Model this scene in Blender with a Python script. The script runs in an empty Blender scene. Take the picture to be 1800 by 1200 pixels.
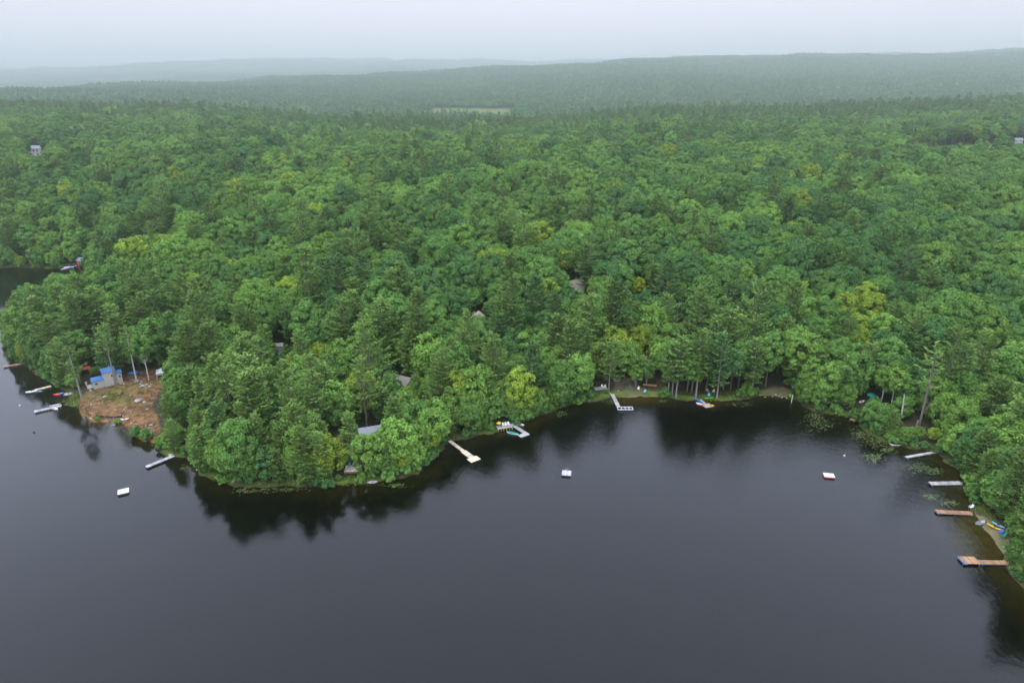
import bpy, math, random
import numpy as np
from mathutils import Vector

random.seed(7)
RNG = np.random.default_rng(7)
SC = bpy.context.scene
COL = SC.collection
R = math.radians

# ------------------------------------------------------------------ camera, sky, sun, exposure
PITCH, CAM_H, FPX = R(21.2), 100.0, 1200.0        # photograph measured at 1800 x 1200, 24 mm lens
cam_d = bpy.data.cameras.new('camera')
cam = bpy.data.objects.new('camera', cam_d)
COL.objects.link(cam)
cam.location = (0, 0, CAM_H)
cam.rotation_euler = (R(90) - PITCH, 0, 0)
cam_d.lens, cam_d.sensor_width = 24.0, 36.0
cam_d.clip_start, cam_d.clip_end = 1.0, 40000.0
SC.camera = cam

SUN_EL, SUN_ROT = R(62), R(215)
world = bpy.data.worlds.new('World')
SC.world = world
world.use_nodes = True
wn, wl = world.node_tree.nodes, world.node_tree.links
wn.clear()
def N(nodes, t, **kw):
    n = nodes.new(t)
    for k, v in kw.items():
        setattr(n, k, v)
    return n
sky = N(wn, 'ShaderNodeTexSky', sky_type='NISHITA', sun_disc=False)
sky.sun_elevation, sky.sun_rotation = SUN_EL, SUN_ROT
sky.dust_density, sky.air_density = 6.0, 1.0
grey = N(wn, 'ShaderNodeHueSaturation'); grey.inputs['Saturation'].default_value = 0.1
wl.new(sky.outputs[0], grey.inputs['Color'])
bg_clear = N(wn, 'ShaderNodeBackground'); bg_clear.inputs[1].default_value = 0.05 * 0.3   # thin light through the deck
wl.new(grey.outputs[0], bg_clear.inputs[0])
# a closed deck of cloud: brightest overhead, dimmer towards the horizon (overcast sky law)
tc = N(wn, 'ShaderNodeTexCoord')
sep = N(wn, 'ShaderNodeSeparateXYZ'); wl.new(tc.outputs['Generated'], sep.inputs[0])
ramp = N(wn, 'ShaderNodeValToRGB')
cr = ramp.color_ramp
cr.elements[0].position = 0.0; cr.elements[0].color = (0.282, 0.278, 0.262, 1)
cr.elements[1].position = 1.0; cr.elements[1].color = (.86, .97, 1.28, 1)
for p_, c_ in ((0.03, (.292, .280, .272, 1)), (0.06, (.308, .288, .300, 1)), (0.10, (.328, .306, .338, 1)), (0.22, (.74, .77, .95, 1)), (0.42, (.86, .96, 1.24, 1))):
    e = cr.elements.new(p_); e.color = c_
wl.new(sep.outputs[2], ramp.inputs[0])
cno = N(wn, 'ShaderNodeTexNoise'); cno.inputs['Scale'].default_value = 1.6; cno.inputs['Detail'].default_value = 4
wl.new(tc.outputs['Generated'], cno.inputs['Vector'])
cmr = N(wn, 'ShaderNodeMapRange'); cmr.inputs['To Min'].default_value = 0.86; cmr.inputs['To Max'].default_value = 1.14
wl.new(cno.outputs[0], cmr.inputs[0])
cmx = N(wn, 'ShaderNodeMath', operation='MULTIPLY'); cmx.inputs[1].default_value = 2.0
wl.new(cmr.outputs[0], cmx.inputs[0])
bg_cloud = N(wn, 'ShaderNodeBackground')
wl.new(ramp.outputs[0], bg_cloud.inputs[0]); wl.new(cmx.outputs[0], bg_cloud.inputs[1])
add = N(wn, 'ShaderNodeAddShader')
wl.new(bg_clear.outputs[0], add.inputs[0]); wl.new(bg_cloud.outputs[0], add.inputs[1])
wout = N(wn, 'ShaderNodeOutputWorld'); wl.new(add.outputs[0], wout.inputs[0])

sun_d = bpy.data.lights.new('sun', 'SUN')
sun_d.energy, sun_d.angle, sun_d.color = 1.3, R(12), (1.0, 0.94, 0.84)
sun = bpy.data.objects.new('sun', sun_d); COL.objects.link(sun)
sd = Vector((math.sin(SUN_ROT) * math.cos(SUN_EL), math.cos(SUN_ROT) * math.cos(SUN_EL), math.sin(SUN_EL)))
sun.rotation_euler = sd.to_track_quat('Z', 'Y').to_euler()
sun.location = (0, -50, 250)

vs = SC.view_settings
vs.view_transform, vs.look, vs.exposure, vs.gamma, vs.use_curve_mapping = 'Standard', 'None', 0.22, 1.0, False
SC.render.engine = 'CYCLES'
cy = SC.cycles
cy.use_denoising = True
cy.max_bounces, cy.diffuse_bounces, cy.glossy_bounces, cy.transmission_bounces = 6, 3, 3, 3
cy.volume_bounces, cy.transparent_max_bounces = 1, 6
cy.sample_clamp_indirect = 6.0
HAZE_DENSITY = 3.2e-4

# ------------------------------------------------------------------ small tools
def ray(px, py):
    a, b = (px - 900) / FPX, -(py - 600) / FPX
    return np.array([a, math.cos(PITCH) + b * math.sin(PITCH), -math.sin(PITCH) + b * math.cos(PITCH)])
def at(px, py, z=0.0):
    d = ray(px, py)
    t = (z - CAM_H) / d[2]
    return np.array([d[0] * t, d[1] * t])
def project(x, y, z):
    dz = z - CAM_H
    depth = y * math.cos(PITCH) - dz * math.sin(PITCH)
    up = y * math.sin(PITCH) + dz * math.cos(PITCH)
    return 900 + FPX * x / depth, 600 - FPX * up / depth, depth

def smooth(a, b, x):
    t = np.clip((x - a) / (b - a), 0, 1)
    return t * t * (3 - 2 * t)

_perm = np.random.default_rng(3).random((64, 64))
def vnoise(x, y, s):
    x, y = np.asarray(x, float) / s, np.asarray(y, float) / s
    xi, yi = np.floor(x).astype(int), np.floor(y).astype(int)
    fx, fy = x - xi, y - yi
    fx, fy = fx * fx * (3 - 2 * fx), fy * fy * (3 - 2 * fy)
    g = lambda i, j: _perm[i % 64, j % 64]
    return (g(xi, yi) * (1 - fx) + g(xi + 1, yi) * fx) * (1 - fy) + (g(xi, yi + 1) * (1 - fx) + g(xi + 1, yi + 1) * fx) * fy

# ------------------------------------------------------------------ materials
MATS = {}
def mat(name, col, rough=0.8, vary=0.12, scale=3.0, metal=0.0, bump=0.0, spec=0.3):
    if name in MATS:
        return MATS[name]
    m = bpy.data.materials.new(name); m.use_nodes = True
    n, l = m.node_tree.nodes, m.node_tree.links
    b = n['Principled BSDF']
    b.inputs['Roughness'].default_value = rough
    b.inputs['Metallic'].default_value = metal
    b.inputs['Specular IOR Level'].default_value = spec
    t = N(n, 'ShaderNodeTexCoord'); no = N(n, 'ShaderNodeTexNoise')
    no.inputs['Scale'].default_value = scale; no.inputs['Detail'].default_value = 5
    l.new(t.outputs['Object'], no.inputs['Vector'])
    mr = N(n, 'ShaderNodeMapRange')
    mr.inputs['From Min'].default_value, mr.inputs['From Max'].default_value = .3, .7
    mr.inputs['To Min'].default_value, mr.inputs['To Max'].default_value = 1 - vary, 1 + vary
    l.new(no.outputs[0], mr.inputs[0])
    hs = N(n, 'ShaderNodeHueSaturation'); hs.inputs['Color'].default_value = (*col, 1)
    if 'boards' in name or 'wood' in name or name == 'rubble':                         # every plank weathers a little differently
        ge = N(n, 'ShaderNodeNewGeometry'); r2 = N(n, 'ShaderNodeMapRange'); r2.inputs['To Min'].default_value, r2.inputs['To Max'].default_value = .68, 1.2
        l.new(ge.outputs['Random Per Island'], r2.inputs[0]); mm = N(n, 'ShaderNodeMath', operation='MULTIPLY')
        l.new(mr.outputs[0], mm.inputs[0]); l.new(r2.outputs[0], mm.inputs[1]); l.new(mm.outputs[0], hs.inputs['Value'])
    else:
        l.new(mr.outputs[0], hs.inputs['Value'])
    l.new(hs.outputs[0], b.inputs['Base Color'])
    if bump:
        bp = N(n, 'ShaderNodeBump'); bp.inputs['Strength'].default_value = bump; bp.inputs['Distance'].default_value = .1
        l.new(no.outputs[0], bp.inputs['Height']); l.new(bp.outputs[0], b.inputs['Normal'])
    MATS[name] = m
    return m

def leaf_mat(name, by_attr=False, trans=0.25):
    m = bpy.data.materials.new(name); m.use_nodes = True
    n, l = m.node_tree.nodes, m.node_tree.links
    n.clear()
    if by_attr:
        src = N(n, 'ShaderNodeAttribute', attribute_name='tint').outputs['Color']
    else:
        oi = N(n, 'ShaderNodeObjectInfo'); src = N(n, 'ShaderNodeAttribute', attribute_name='tint', attribute_type='INSTANCER').outputs['Color']
    geo = N(n, 'ShaderNodeNewGeometry')
    mr = N(n, 'ShaderNodeMapRange'); mr.inputs['To Min'].default_value, mr.inputs['To Max'].default_value = .62, 1.38
    l.new(geo.outputs['Random Per Island'], mr.inputs[0])
    hs = N(n, 'ShaderNodeHueSaturation')
    l.new(src, hs.inputs['Color'])
    if not by_attr:
        m2 = N(n, 'ShaderNodeMapRange'); m2.inputs['To Min'].default_value, m2.inputs['To Max'].default_value = .8, 1.2
        l.new(oi.outputs['Random'], m2.inputs[0])
        mm = N(n, 'ShaderNodeMath', operation='MULTIPLY'); l.new(mr.outputs[0], mm.inputs[0]); l.new(m2.outputs[0], mm.inputs[1])
        l.new(mm.outputs[0], hs.inputs['Value'])
    else:
        l.new(mr.outputs[0], hs.inputs['Value'])
    h2 = N(n, 'ShaderNodeMapRange'); h2.inputs['To Min'].default_value, h2.inputs['To Max'].default_value = .485, .515
    wn_ = N(n, 'ShaderNodeMath', operation='FRACT')
    m7 = N(n, 'ShaderNodeMath', operation='MULTIPLY'); m7.inputs[1].default_value = 17.0
    l.new(geo.outputs['Random Per Island'], m7.inputs[0]); l.new(m7.outputs[0], wn_.inputs[0]); l.new(wn_.outputs[0], h2.inputs[0])
    l.new(h2.outputs[0], hs.inputs['Hue'])
    d = N(n, 'ShaderNodeBsdfDiffuse'); t = N(n, 'ShaderNodeBsdfTranslucent')
    l.new(hs.outputs[0], d.inputs[0]); l.new(hs.outputs[0], t.inputs[0])
    mx = N(n, 'ShaderNodeMixShader'); mx.inputs[0].default_value = trans
    l.new(d.outputs[0], mx.inputs[1]); l.new(t.outputs[0], mx.inputs[2])
    o = N(n, 'ShaderNodeOutputMaterial'); l.new(mx.outputs[0], o.inputs[0])
    return m
M_LEAF = leaf_mat('leaves')
M_NEEDLE = leaf_mat('needles', trans=0.15)
M_TINTED = leaf_mat('tinted_leaves', by_attr=True)
M_BARK = mat('bark', (.115, .092, .07), .9, .3, 4)
M_GREYBARK = mat('grey_bark', (.21, .185, .16), .9, .25, 4)
M_BIRCH = mat('pale_bark', (.42, .39, .35), .9, .25, 4)

# ------------------------------------------------------------------ shoreline and terrain
SHORE_PX = [(-700, 466), (-400, 468), (-150, 470), (0, 470), (60, 471), (105, 471), (135, 466), (152, 470), (158, 480), (130, 494), (95, 508), (60, 522), (30, 545), (14, 575),
            (12, 610), (22, 632), (50, 644), (72, 660), (90, 672), (112, 688), (122, 700), (108, 712), (122, 712), (136, 716), (140, 727), (168, 741), (214, 746), (238, 768),
            (268, 784), (296, 800), (322, 800), (338, 812), (352, 832), (388, 850), (440, 855), (520, 853), (590, 856), (650, 849), (690, 846), (732, 830),
            (762, 806), (782, 784), (798, 774), (830, 768), (862, 760), (884, 750), (905, 748), (925, 741), (955, 727), (985, 717), (1020, 710), (1050, 704),
            (1074, 698), (1092, 697), (1150, 697), (1200, 704), (1250, 705), (1300, 701), (1340, 695), (1386, 699), (1402, 708), (1432, 722), (1470, 731), (1502, 738),
            (1524, 758), (1562, 778), (1602, 787), (1640, 793), (1668, 812), (1690, 835), (1702, 860), (1704, 890), (1712, 912), (1728, 932), (1750, 962), (1768, 988),
            (1784, 1015), (1812, 1050), (1850, 1110), (1930, 1240), (2050, 1450)]
shore = [at(*p) for p in SHORE_PX]
poly = np.array(shore + [(500., 20.), (20000., 20.), (20000., 30000.), (-20000., 30000.), (-20000., shore[0][1])])

def shore_dist(x, y):
    """metres from the shoreline: positive on land, negative on the lake"""
    x, y = np.asarray(x, float), np.asarray(y, float)
    best = np.full(x.shape, 1e18); inside = np.zeros(x.shape, bool)
    for (ax, ay), (bx, by) in zip(poly, np.roll(poly, -1, axis=0)):
        ex, ey = bx - ax, by - ay
        t = np.clip(((x - ax) * ex + (y - ay) * ey) / (ex * ex + ey * ey), 0, 1)
        best = np.minimum(best, (x - ax - t * ex) ** 2 + (y - ay - t * ey) ** 2)
        if ay != by:
            inside ^= ((ay > y) != (by > y)) & (x < ax + ex * (y - ay) / (by - ay))
    d = np.where(inside, 1, -1) * np.sqrt(best)
    return d + np.exp(-(d / 7) ** 2) * (2.2 * (vnoise(x, y, 5.5) - .5) + 1.0 * (vnoise(x + 31, y, 1.9) - .5))      # an uneven waterline

H_COL = np.array([-2000, -300, 0, 300, 600, 900, 1200, 1500, 1800, 2100, 3800])
H_D = np.array([0, 200, 250, 300, 400, 500, 600, 800, 950, 1150, 1400, 1650, 2200, 2800, 3500, 5000, 7000, 9000, 13000])
H_Z = np.array([
    [2, 2, 3, 5, 16, 42, 48, 52, 50, 40, 40, 55, 20, 0, 10, 60, 130, 60, 20],
    [2, 2, 3, 5, 16, 42, 48, 52, 50, 40, 40, 55, 20, 0, 10, 60, 130, 60, 20],
    [2, 2, 3, 5, 16, 42, 48, 54, 50, 40, 40, 57, 25, 0, 10, 60, 132, 60, 20],
    [2, 2, 3, 9, 25, 40, 45, 51, 46, 35, 35, 51, 62, 30, 20, 80, 192, 80, 20],
    [2, 2, 5, 13, 27, 38, 40, 40, 32, 13, 6, 28, 65, 87, 51, 90, 230, 90, 20],
    [2, 3, 6, 14, 27, 37, 38, 37, 30, 13, 8, 30, 56, 114, 102, 120, 220, 90, 20],
    [2, 3, 6, 14, 27, 39, 43, 44, 45, 30, 20, 30, 78, 149, 163, 170, 200, 90, 20],
    [2, 3, 6, 14, 27, 38, 43, 47, 49, 35, 25, 35, 78, 154, 168, 210, 200, 90, 20],
    [2, 3, 6, 13, 26, 40, 46, 54, 59, 45, 30, 40, 92, 182, 192, 230, 200, 90, 20],
    [2, 3, 6, 13, 26, 42, 50, 58, 64, 50, 35, 45, 97, 192, 197, 230, 200, 90, 20],
    [2, 3, 6, 13, 26, 42, 50, 58, 64, 50, 35, 45, 97, 192, 197, 230, 200, 90, 20]], float)
FIELDS = []     # open fields: centre x, y, half width, half depth

SHALLOWS = [(*at(1722, 945), 15.), (*at(1690, 850), 9.), (*at(1122, 700), 8.)]
def terrain(x, y, d=None):
    x, y = np.asarray(x, float), np.asarray(y, float)
    if d is None:
        d = shore_dist(x, y)
    col = np.clip(900 + 1200 * x / np.maximum(y * 0.95, 1), H_COL[0], H_COL[-1] - 1)
    D = np.clip(y, 0, H_D[-1] - 1)
    i = np.clip(np.searchsorted(H_COL, col, 'right') - 1, 0, len(H_COL) - 2)
    j = np.clip(np.searchsorted(H_D, D, 'right') - 1, 0, len(H_D) - 2)
    u = (col - H_COL[i]) / (H_COL[i + 1] - H_COL[i]); v = (D - H_D[j]) / (H_D[j + 1] - H_D[j])
    u = u * u * (3 - 2 * u); v = v * .5 + .5 * v * v * (3 - 2 * v)
    h = (H_Z[i, j] * (1 - u) + H_Z[i + 1, j] * u) * (1 - v) + (H_Z[i, j + 1] * (1 - u) + H_Z[i + 1, j + 1] * u) * v
    amp = smooth(260, 700, y) * 5 + smooth(1500, 2600, y) * 14 + smooth(4500, 7000, y) * 12
    h = h + amp * (vnoise(x, y, 160) - .5) + amp * 2 * (vnoise(x + 333, y, 520) - .5) * smooth(900, 2000, y)
    bank = 0.9 * (1 - np.exp(-np.maximum(d, 0) / 3.0)) + 0.2 * (vnoise(x, y, 4) - .5) * smooth(0, 4, d)
    land = bank + np.maximum(h - .9, 0) * smooth(2, 60, d)
    slope = np.full(x.shape, .14)
    for cx, cy_, r_ in SHALLOWS:
        slope = slope - .105 * np.exp(-((x - cx) ** 2 + (y - cy_) ** 2) / (r_ * r_))
    return np.where(d >= 0, land, np.maximum(-5.0, d * np.maximum(slope, .03) - 0.04))

def ground(x, y):
    return float(terrain(np.array([x]), np.array([y]))[0])
def on(px, py, z0=1.0):
    """point of the land seen at a pixel of the photograph"""
    z = z0
    for _ in range(12):
        p = at(px, py, z); z = .5 * z + .5 * ground(*p)
    return Vector((p[0], p[1], ground(*p)))
def water_pt(px, py, z=0.0):
    p = at(px, py, z); return Vector((p[0], p[1], z))

def in_poly(x, y, pts):
    inside = np.zeros(np.shape(x), bool)
    pts = np.array(pts)
    for (ax, ay), (bx, by) in zip(pts, np.roll(pts, -1, axis=0)):
        if ay != by:
            inside ^= ((ay > y) != (by > y)) & (x < ax + (bx - ax) * (y - ay) / (by - ay))
    return inside

LOT_PX = [(134, 722), (138, 700), (150, 684), (160, 672), (190, 664), (222, 656), (262, 648), (296, 648), (304, 662), (280, 684), (268, 708), (276, 732), (282, 762), (262, 776),
          (238, 768), (214, 747), (168, 742)]
LOT = [at(px, py, 1.5) for px, py in LOT_PX]
BEACHES = [([(1706, 902), (1716, 912), (1732, 932), (1752, 962), (1772, 985), (1782, 972), (1764, 938), (1742, 916), (1722, 900)], 'sand'),
           ([(1084, 699), (1150, 699), (1160, 690), (1120, 676), (1100, 664), (1078, 676), (1088, 690)], 'path'),
           ([(1330, 697), (1388, 701), (1400, 692), (1380, 680), (1340, 686)], 'stone')]

def grid_mesh(xs, ys, zs):
    """mesh from 2-D arrays (rows x columns)"""
    h, w = xs.shape
    me = bpy.data.meshes.new('ground')
    idx = np.arange(h * w).reshape(h, w)
    f = np.stack([idx[:-1, :-1], idx[:-1, 1:], idx[1:, 1:], idx[1:, :-1]], -1).reshape(-1, 4)
    me.vertices.add(h * w); me.vertices.foreach_set('co', np.stack([xs, ys, zs], -1).astype(np.float32).ravel())
    me.loops.add(f.size); me.loops.foreach_set('vertex_index', f.astype(np.int32).ravel())
    me.polygons.add(len(f)); me.polygons.foreach_set('loop_start', np.arange(0, f.size, 4, dtype=np.int32))
    me.polygons.foreach_set('use_smooth', np.ones(len(f), bool))
    me.update(calc_edges=True)
    return me

def build_ground():
    ang = np.linspace(R(-58), R(58), 620)
    rad = np.concatenate([np.linspace(60, 130, 30, endpoint=False), np.geomspace(130, 420, 330, endpoint=False), np.geomspace(420, 11500, 260)])
    A, RR = np.meshgrid(ang, rad)
    x, y = RR * np.sin(A), RR * np.cos(A)
    d = shore_dist(x, y)
    z = terrain(x, y, d)
    me = grid_mesh(x, y, z)
    lot = in_poly(x, y, LOT).astype(float)
    # soil kinds: r dirt, g grass, b sand; what the ground is made of at each place
    n1 = vnoise(x, y, 7); n2 = vnoise(x + 50, y, 2.3)
    dirt = lot * (0.65 + .35 * smooth(.2, .5, n1))
    grass = np.zeros_like(x); sand = np.zeros_like(x); rock = np.zeros_like(x)
    for pts, kind in BEACHES:
        m = in_poly(x + 2.6 * (vnoise(x, y, 2.7) - .5), y + 2.6 * (vnoise(x + 40, y, 2.7) - .5), [at(px, py, .4) for px, py in pts]).astype(float)
        if kind == 'sand': sand = np.maximum(sand, m)
        elif kind == 'path': sand = np.maximum(sand, m * .55)
        else: sand = np.maximum(sand, m * .5)
    shallow = (smooth(-7.5, -1, d) * (d < 0.5))
    p = project(x, y, np.zeros_like(x))
    for x0, x1, k in ((1600, 1800, .45), (1080, 1170, .8), (1225, 1290, .5), (925, 965, .5)):
        wgt = smooth(x0 - 20, x0 + 15, p[0]) * (1 - smooth(x1 - 15, x1 + 20, p[0])) * (y < 330)
        sand = np.maximum(sand, shallow * k * wgt)
    reach = smooth(-16, -1, d) * (d < 0.5) * smooth(1655, 1690, p[0]) * smooth(890, 920, p[1]) * (1 - smooth(975, 1000, p[1]))
    sand = np.maximum(sand, reach)
    strip = (1 - lot) * smooth(0.0, 1, d) * (1 - smooth(2.0, 4.5, d)) * (y < 420)
    grass = np.maximum(grass, strip * (0.35 + .65 * smooth(.35, .65, n1)))
    grass *= (1 - .8 * lot)
    grass = np.maximum(grass, lot * smooth(.56, .76, vnoise(x + 9, y + 4, 7)) * .28)
    for cx, cy_, hw, hd in FIELDS:
        grass = np.maximum(grass, (np.abs(x - cx) < hw) * (np.abs(y - cy_) < hd) * 1.0)
    ca = me.color_attributes.new('soil', 'FLOAT_COLOR', 'POINT')
    ca.data.foreach_set('color', np.stack([dirt, grass, sand, np.ones_like(x)], -1).astype(np.float32).ravel())
    m = bpy.data.materials.new('ground'); m.use_nodes = True
    n, l = m.node_tree.nodes, m.node_tree.links
    b = n['Principled BSDF']; b.inputs['Roughness'].default_value = .95; b.inputs['Specular IOR Level'].default_value = .1
    g = N(n, 'ShaderNodeNewGeometry'); no = N(n, 'ShaderNodeTexNoise'); no.inputs['Scale'].default_value = .5; no.inputs['Detail'].default_value = 8
    l.new(g.outputs['Position'], no.inputs['Vector'])
    no2 = N(n, 'ShaderNodeTexNoise'); no2.inputs['Scale'].default_value = .12; no2.inputs['Detail'].default_value = 6
    l.new(g.outputs['Position'], no2.inputs['Vector'])
    def two(c1, c2, src, a=.35, c=.65):
        r_ = N(n, 'ShaderNodeValToRGB'); r_.color_ramp.elements[0].position = a; r_.color_ramp.elements[1].position = c
        r_.color_ramp.elements[0].color = (*c1, 1); r_.color_ramp.elements[1].color = (*c2, 1)
        l.new(src.outputs[0], r_.inputs[0]); return r_.outputs[0]
    base = two((.030, .034, .016), (.060, .045, .028), no)
    dirt_c = two((.075, .036, .014), (.22, .118, .05), no, .38, .62)
    grass_c = two((.05, .105, .016), (.12, .15, .03), no)
    sand_c = two((.13, .098, .056), (.21, .165, .105), no)
    at_ = N(n, 'ShaderNodeAttribute', attribute_name='soil'); sp = N(n, 'ShaderNodeSeparateColor'); l.new(at_.outputs['Color'], sp.inputs[0])
    def mix(a, b_, f):
        x_ = N(n, 'ShaderNodeMix', data_type='RGBA'); l.new(f, x_.inputs[0]); l.new(a, x_.inputs[6]); l.new(b_, x_.inputs[7]); return x_.outputs[2]
    c = mix(base, dirt_c, sp.outputs[0]); c = mix(c, sand_c, sp.outputs[2]); c = mix(c, grass_c, sp.outputs[1])
    # bed colour fades to near black with depth: the water's light absorption painted in
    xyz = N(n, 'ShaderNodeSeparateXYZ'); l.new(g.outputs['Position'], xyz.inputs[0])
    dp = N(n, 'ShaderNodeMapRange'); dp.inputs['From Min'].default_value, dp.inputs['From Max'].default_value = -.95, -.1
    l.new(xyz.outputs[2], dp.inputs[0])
    depth_shade = N(n, 'ShaderNodeRGB'); depth_shade.outputs[0].default_value = (.0022, .0024, .0022, 1)
    c = mix(depth_shade.outputs[0], c, dp.outputs[0])
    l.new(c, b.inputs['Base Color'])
    bp = N(n, 'ShaderNodeBump'); bp.inputs['Distance'].default_value = .35; bp.inputs['Strength'].default_value = .6
    l.new(no.outputs[0], bp.inputs['Height']); l.new(bp.outputs[0], b.inputs['Normal'])
    me.materials.append(m)
    o = bpy.data.objects.new('ground', me); COL.objects.link(o); o['kind'] = 'structure'
    return o

def build_water():
    me = bpy.data.meshes.new('lake_water')
    me.from_pydata([(-2500, -350, 0), (900, -350, 0), (900, 460, 0), (-2500, 460, 0)], [], [(0, 1, 2, 3)])
    m = bpy.data.materials.new('lake_water'); m.use_nodes = True
    n, l = m.node_tree.nodes, m.node_tree.links; n.clear()
    g = N(n, 'ShaderNodeNewGeometry')
    mp = N(n, 'ShaderNodeMapping'); mp.inputs['Scale'].default_value = (1.0, .62, 1); mp.inputs['Rotation'].default_value = (0, 0, R(25))
    l.new(g.outputs['Position'], mp.inputs['Vector'])
    rip = N(n, 'ShaderNodeTexNoise'); rip.inputs['Scale'].default_value = .9; rip.inputs['Detail'].default_value = 4; rip.inputs['Roughness'].default_value = .6
    l.new(mp.outputs[0], rip.inputs['Vector'])
    big = N(n, 'ShaderNodeTexNoise'); big.inputs['Scale'].default_value = .014; big.inputs['Detail'].default_value = 3
    l.new(g.outputs['Position'], big.inputs['Vector'])
    # breeze: ripples in the open bay, calmer to the west of the point and close to the shore
    xyz = N(n, 'ShaderNodeSeparateXYZ'); l.new(g.outputs['Position'], xyz.inputs[0])
    we = N(n, 'ShaderNodeMapRange'); we.inputs['From Min'].default_value, we.inputs['From Max'].default_value = -75, 20
    we.inputs['To Min'].default_value, we.inputs['To Max'].default_value = .25, 1.0
    l.new(xyz.outputs[0], we.inputs[0])
    bm = N(n, 'ShaderNodeMapRange'); bm.inputs['From Min'].default_value, bm.inputs['From Max'].default_value = .35, .62
    bm.inputs['To Min'].default_value, bm.inputs['To Max'].default_value = .25, 1.15
    l.new(big.outputs[0], bm.inputs[0])
    mu = N(n, 'ShaderNodeMath', operation='MULTIPLY'); l.new(we.outputs[0], mu.inputs[0]); l.new(bm.outputs[0], mu.inputs[1])
    st = N(n, 'ShaderNodeMath', operation='MULTIPLY'); st.inputs[1].default_value = .55; l.new(mu.outputs[0], st.inputs[0])
    bp = N(n, 'ShaderNodeBump'); bp.inputs['Distance'].default_value = .26
    l.new(st.outputs[0], bp.inputs['Strength']); l.new(rip.outputs[0], bp.inputs['Height'])
    ro = N(n, 'ShaderNodeMapRange'); ro.inputs['To Min'].default_value, ro.inputs['To Max'].default_value = .06, .16
    l.new(mu.outputs[0], ro.inputs[0])
    gl = N(n, 'ShaderNodeBsdfGlossy'); gl.inputs['Color'].default_value = (1, 1, 1, 1)
    l.new(ro.outputs[0], gl.inputs['Roughness']); l.new(bp.outputs[0], gl.inputs['Normal'])
    tr = N(n, 'ShaderNodeBsdfTransparent'); tr.inputs[0].default_value = (.50, .50, .23, 1)
    fr = N(n, 'ShaderNodeFresnel'); fr.inputs[0].default_value = 1.333; l.new(bp.outputs[0], fr.inputs['Normal'])
    mx = N(n, 'ShaderNodeMixShader'); l.new(fr.outputs[0], mx.inputs[0]); l.new(tr.outputs[0], mx.inputs[1]); l.new(gl.outputs[0], mx.inputs[2])
    o_ = N(n, 'ShaderNodeOutputMaterial'); l.new(mx.outputs[0], o_.inputs[0])
    me.materials.append(m)
    o = bpy.data.objects.new('lake_water', me); COL.objects.link(o); o['kind'] = 'structure'

FIELDS += [(-88., 1608., 92., 80.), (385., 548., 75., 50.)]
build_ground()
build_water()

# ------------------------------------------------------------------ mesh kit
class MB:
    def __init__(s): s.v, s.f = [], []
    def box(s, x0, x1, y0, y1, z0, z1):
        b = len(s.v)
        s.v += [(x0, y0, z0), (x1, y0, z0), (x1, y1, z0), (x0, y1, z0), (x0, y0, z1), (x1, y0, z1), (x1, y1, z1), (x0, y1, z1)]
        s.f += [tuple(b + i for i in q) for q in ((0, 3, 2, 1), (4, 5, 6, 7), (0, 1, 5, 4), (1, 2, 6, 5), (2, 3, 7, 6), (3, 0, 4, 7))]
        return s
    def tube(s, pts, radii, n=6, cap=True):
        b0 = len(s.v); pts = [Vector(p) for p in pts]
        for i, p in enumerate(pts):
            t = (pts[min(i + 1, len(pts) - 1)] - pts[max(i - 1, 0)]).normalized()
            a = t.cross(Vector((0, 0, 1)))
            a = a.normalized() if a.length > 1e-3 else Vector((1, 0, 0))
            c = t.cross(a)
            for k in range(n):
                q = p + (a * math.cos(2 * math.pi * k / n) + c * math.sin(2 * math.pi * k / n)) * radii[i]
                s.v.append(tuple(q))
        for i in range(len(pts) - 1):
            for k in range(n):
                a0 = b0 + i * n
                s.f.append((a0 + k, a0 + (k + 1) % n, a0 + n + (k + 1) % n, a0 + n + k))
        if cap:
            s.f.append(tuple(b0 + k for k in reversed(range(n)))); s.f.append(tuple(b0 + (len(pts) - 1) * n + k for k in range(n)))
        return s
    def poly(s, pts):
        b = len(s.v); s.v += [tuple(p) for p in pts]; s.f.append(tuple(range(b, b + len(pts)))); return s
    def prism(s, pts, axis_vec):
        """closed prism: outline pts swept along a vector"""
        b = len(s.v); n = len(pts); av = Vector(axis_vec)
        s.v += [tuple(p) for p in pts] + [tuple(Vector(p) + av) for p in pts]
        s.f.append(tuple(b + i for i in reversed(range(n)))); s.f.append(tuple(b + n + i for i in range(n)))
        for i in range(n):
            j = (i + 1) % n; s.f.append((b + i, b + j, b + n + j, b + n + i))
        return s
    def mesh(s, name, m):
        me = bpy.data.meshes.new(name); me.from_pydata(s.v, [], s.f); me.materials.append(m); me.update(); return me
    def build(s, name, m, parent=None, smooth_=False):
        me = s.mesh(name, m)
        if smooth_: me.polygons.foreach_set('use_smooth', np.ones(len(me.polygons), bool))
        o = bpy.data.objects.new(name, me); COL.objects.link(o)
        if parent: o.parent = parent
        return o

def thing(name, label, cat, loc=(0, 0, 0), rz=0.0, group=None):
    o = bpy.data.objects.new(name, None); COL.objects.link(o)
    o.location = loc; o.rotation_euler = (0, 0, rz); o.empty_display_size = .5
    o['label'], o['category'] = label, cat
    if group: o['group'] = group
    return o
def tag(o, label, cat, group=None):
    o['label'], o['category'] = label, cat
    if group: o['group'] = group
    return o

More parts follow.
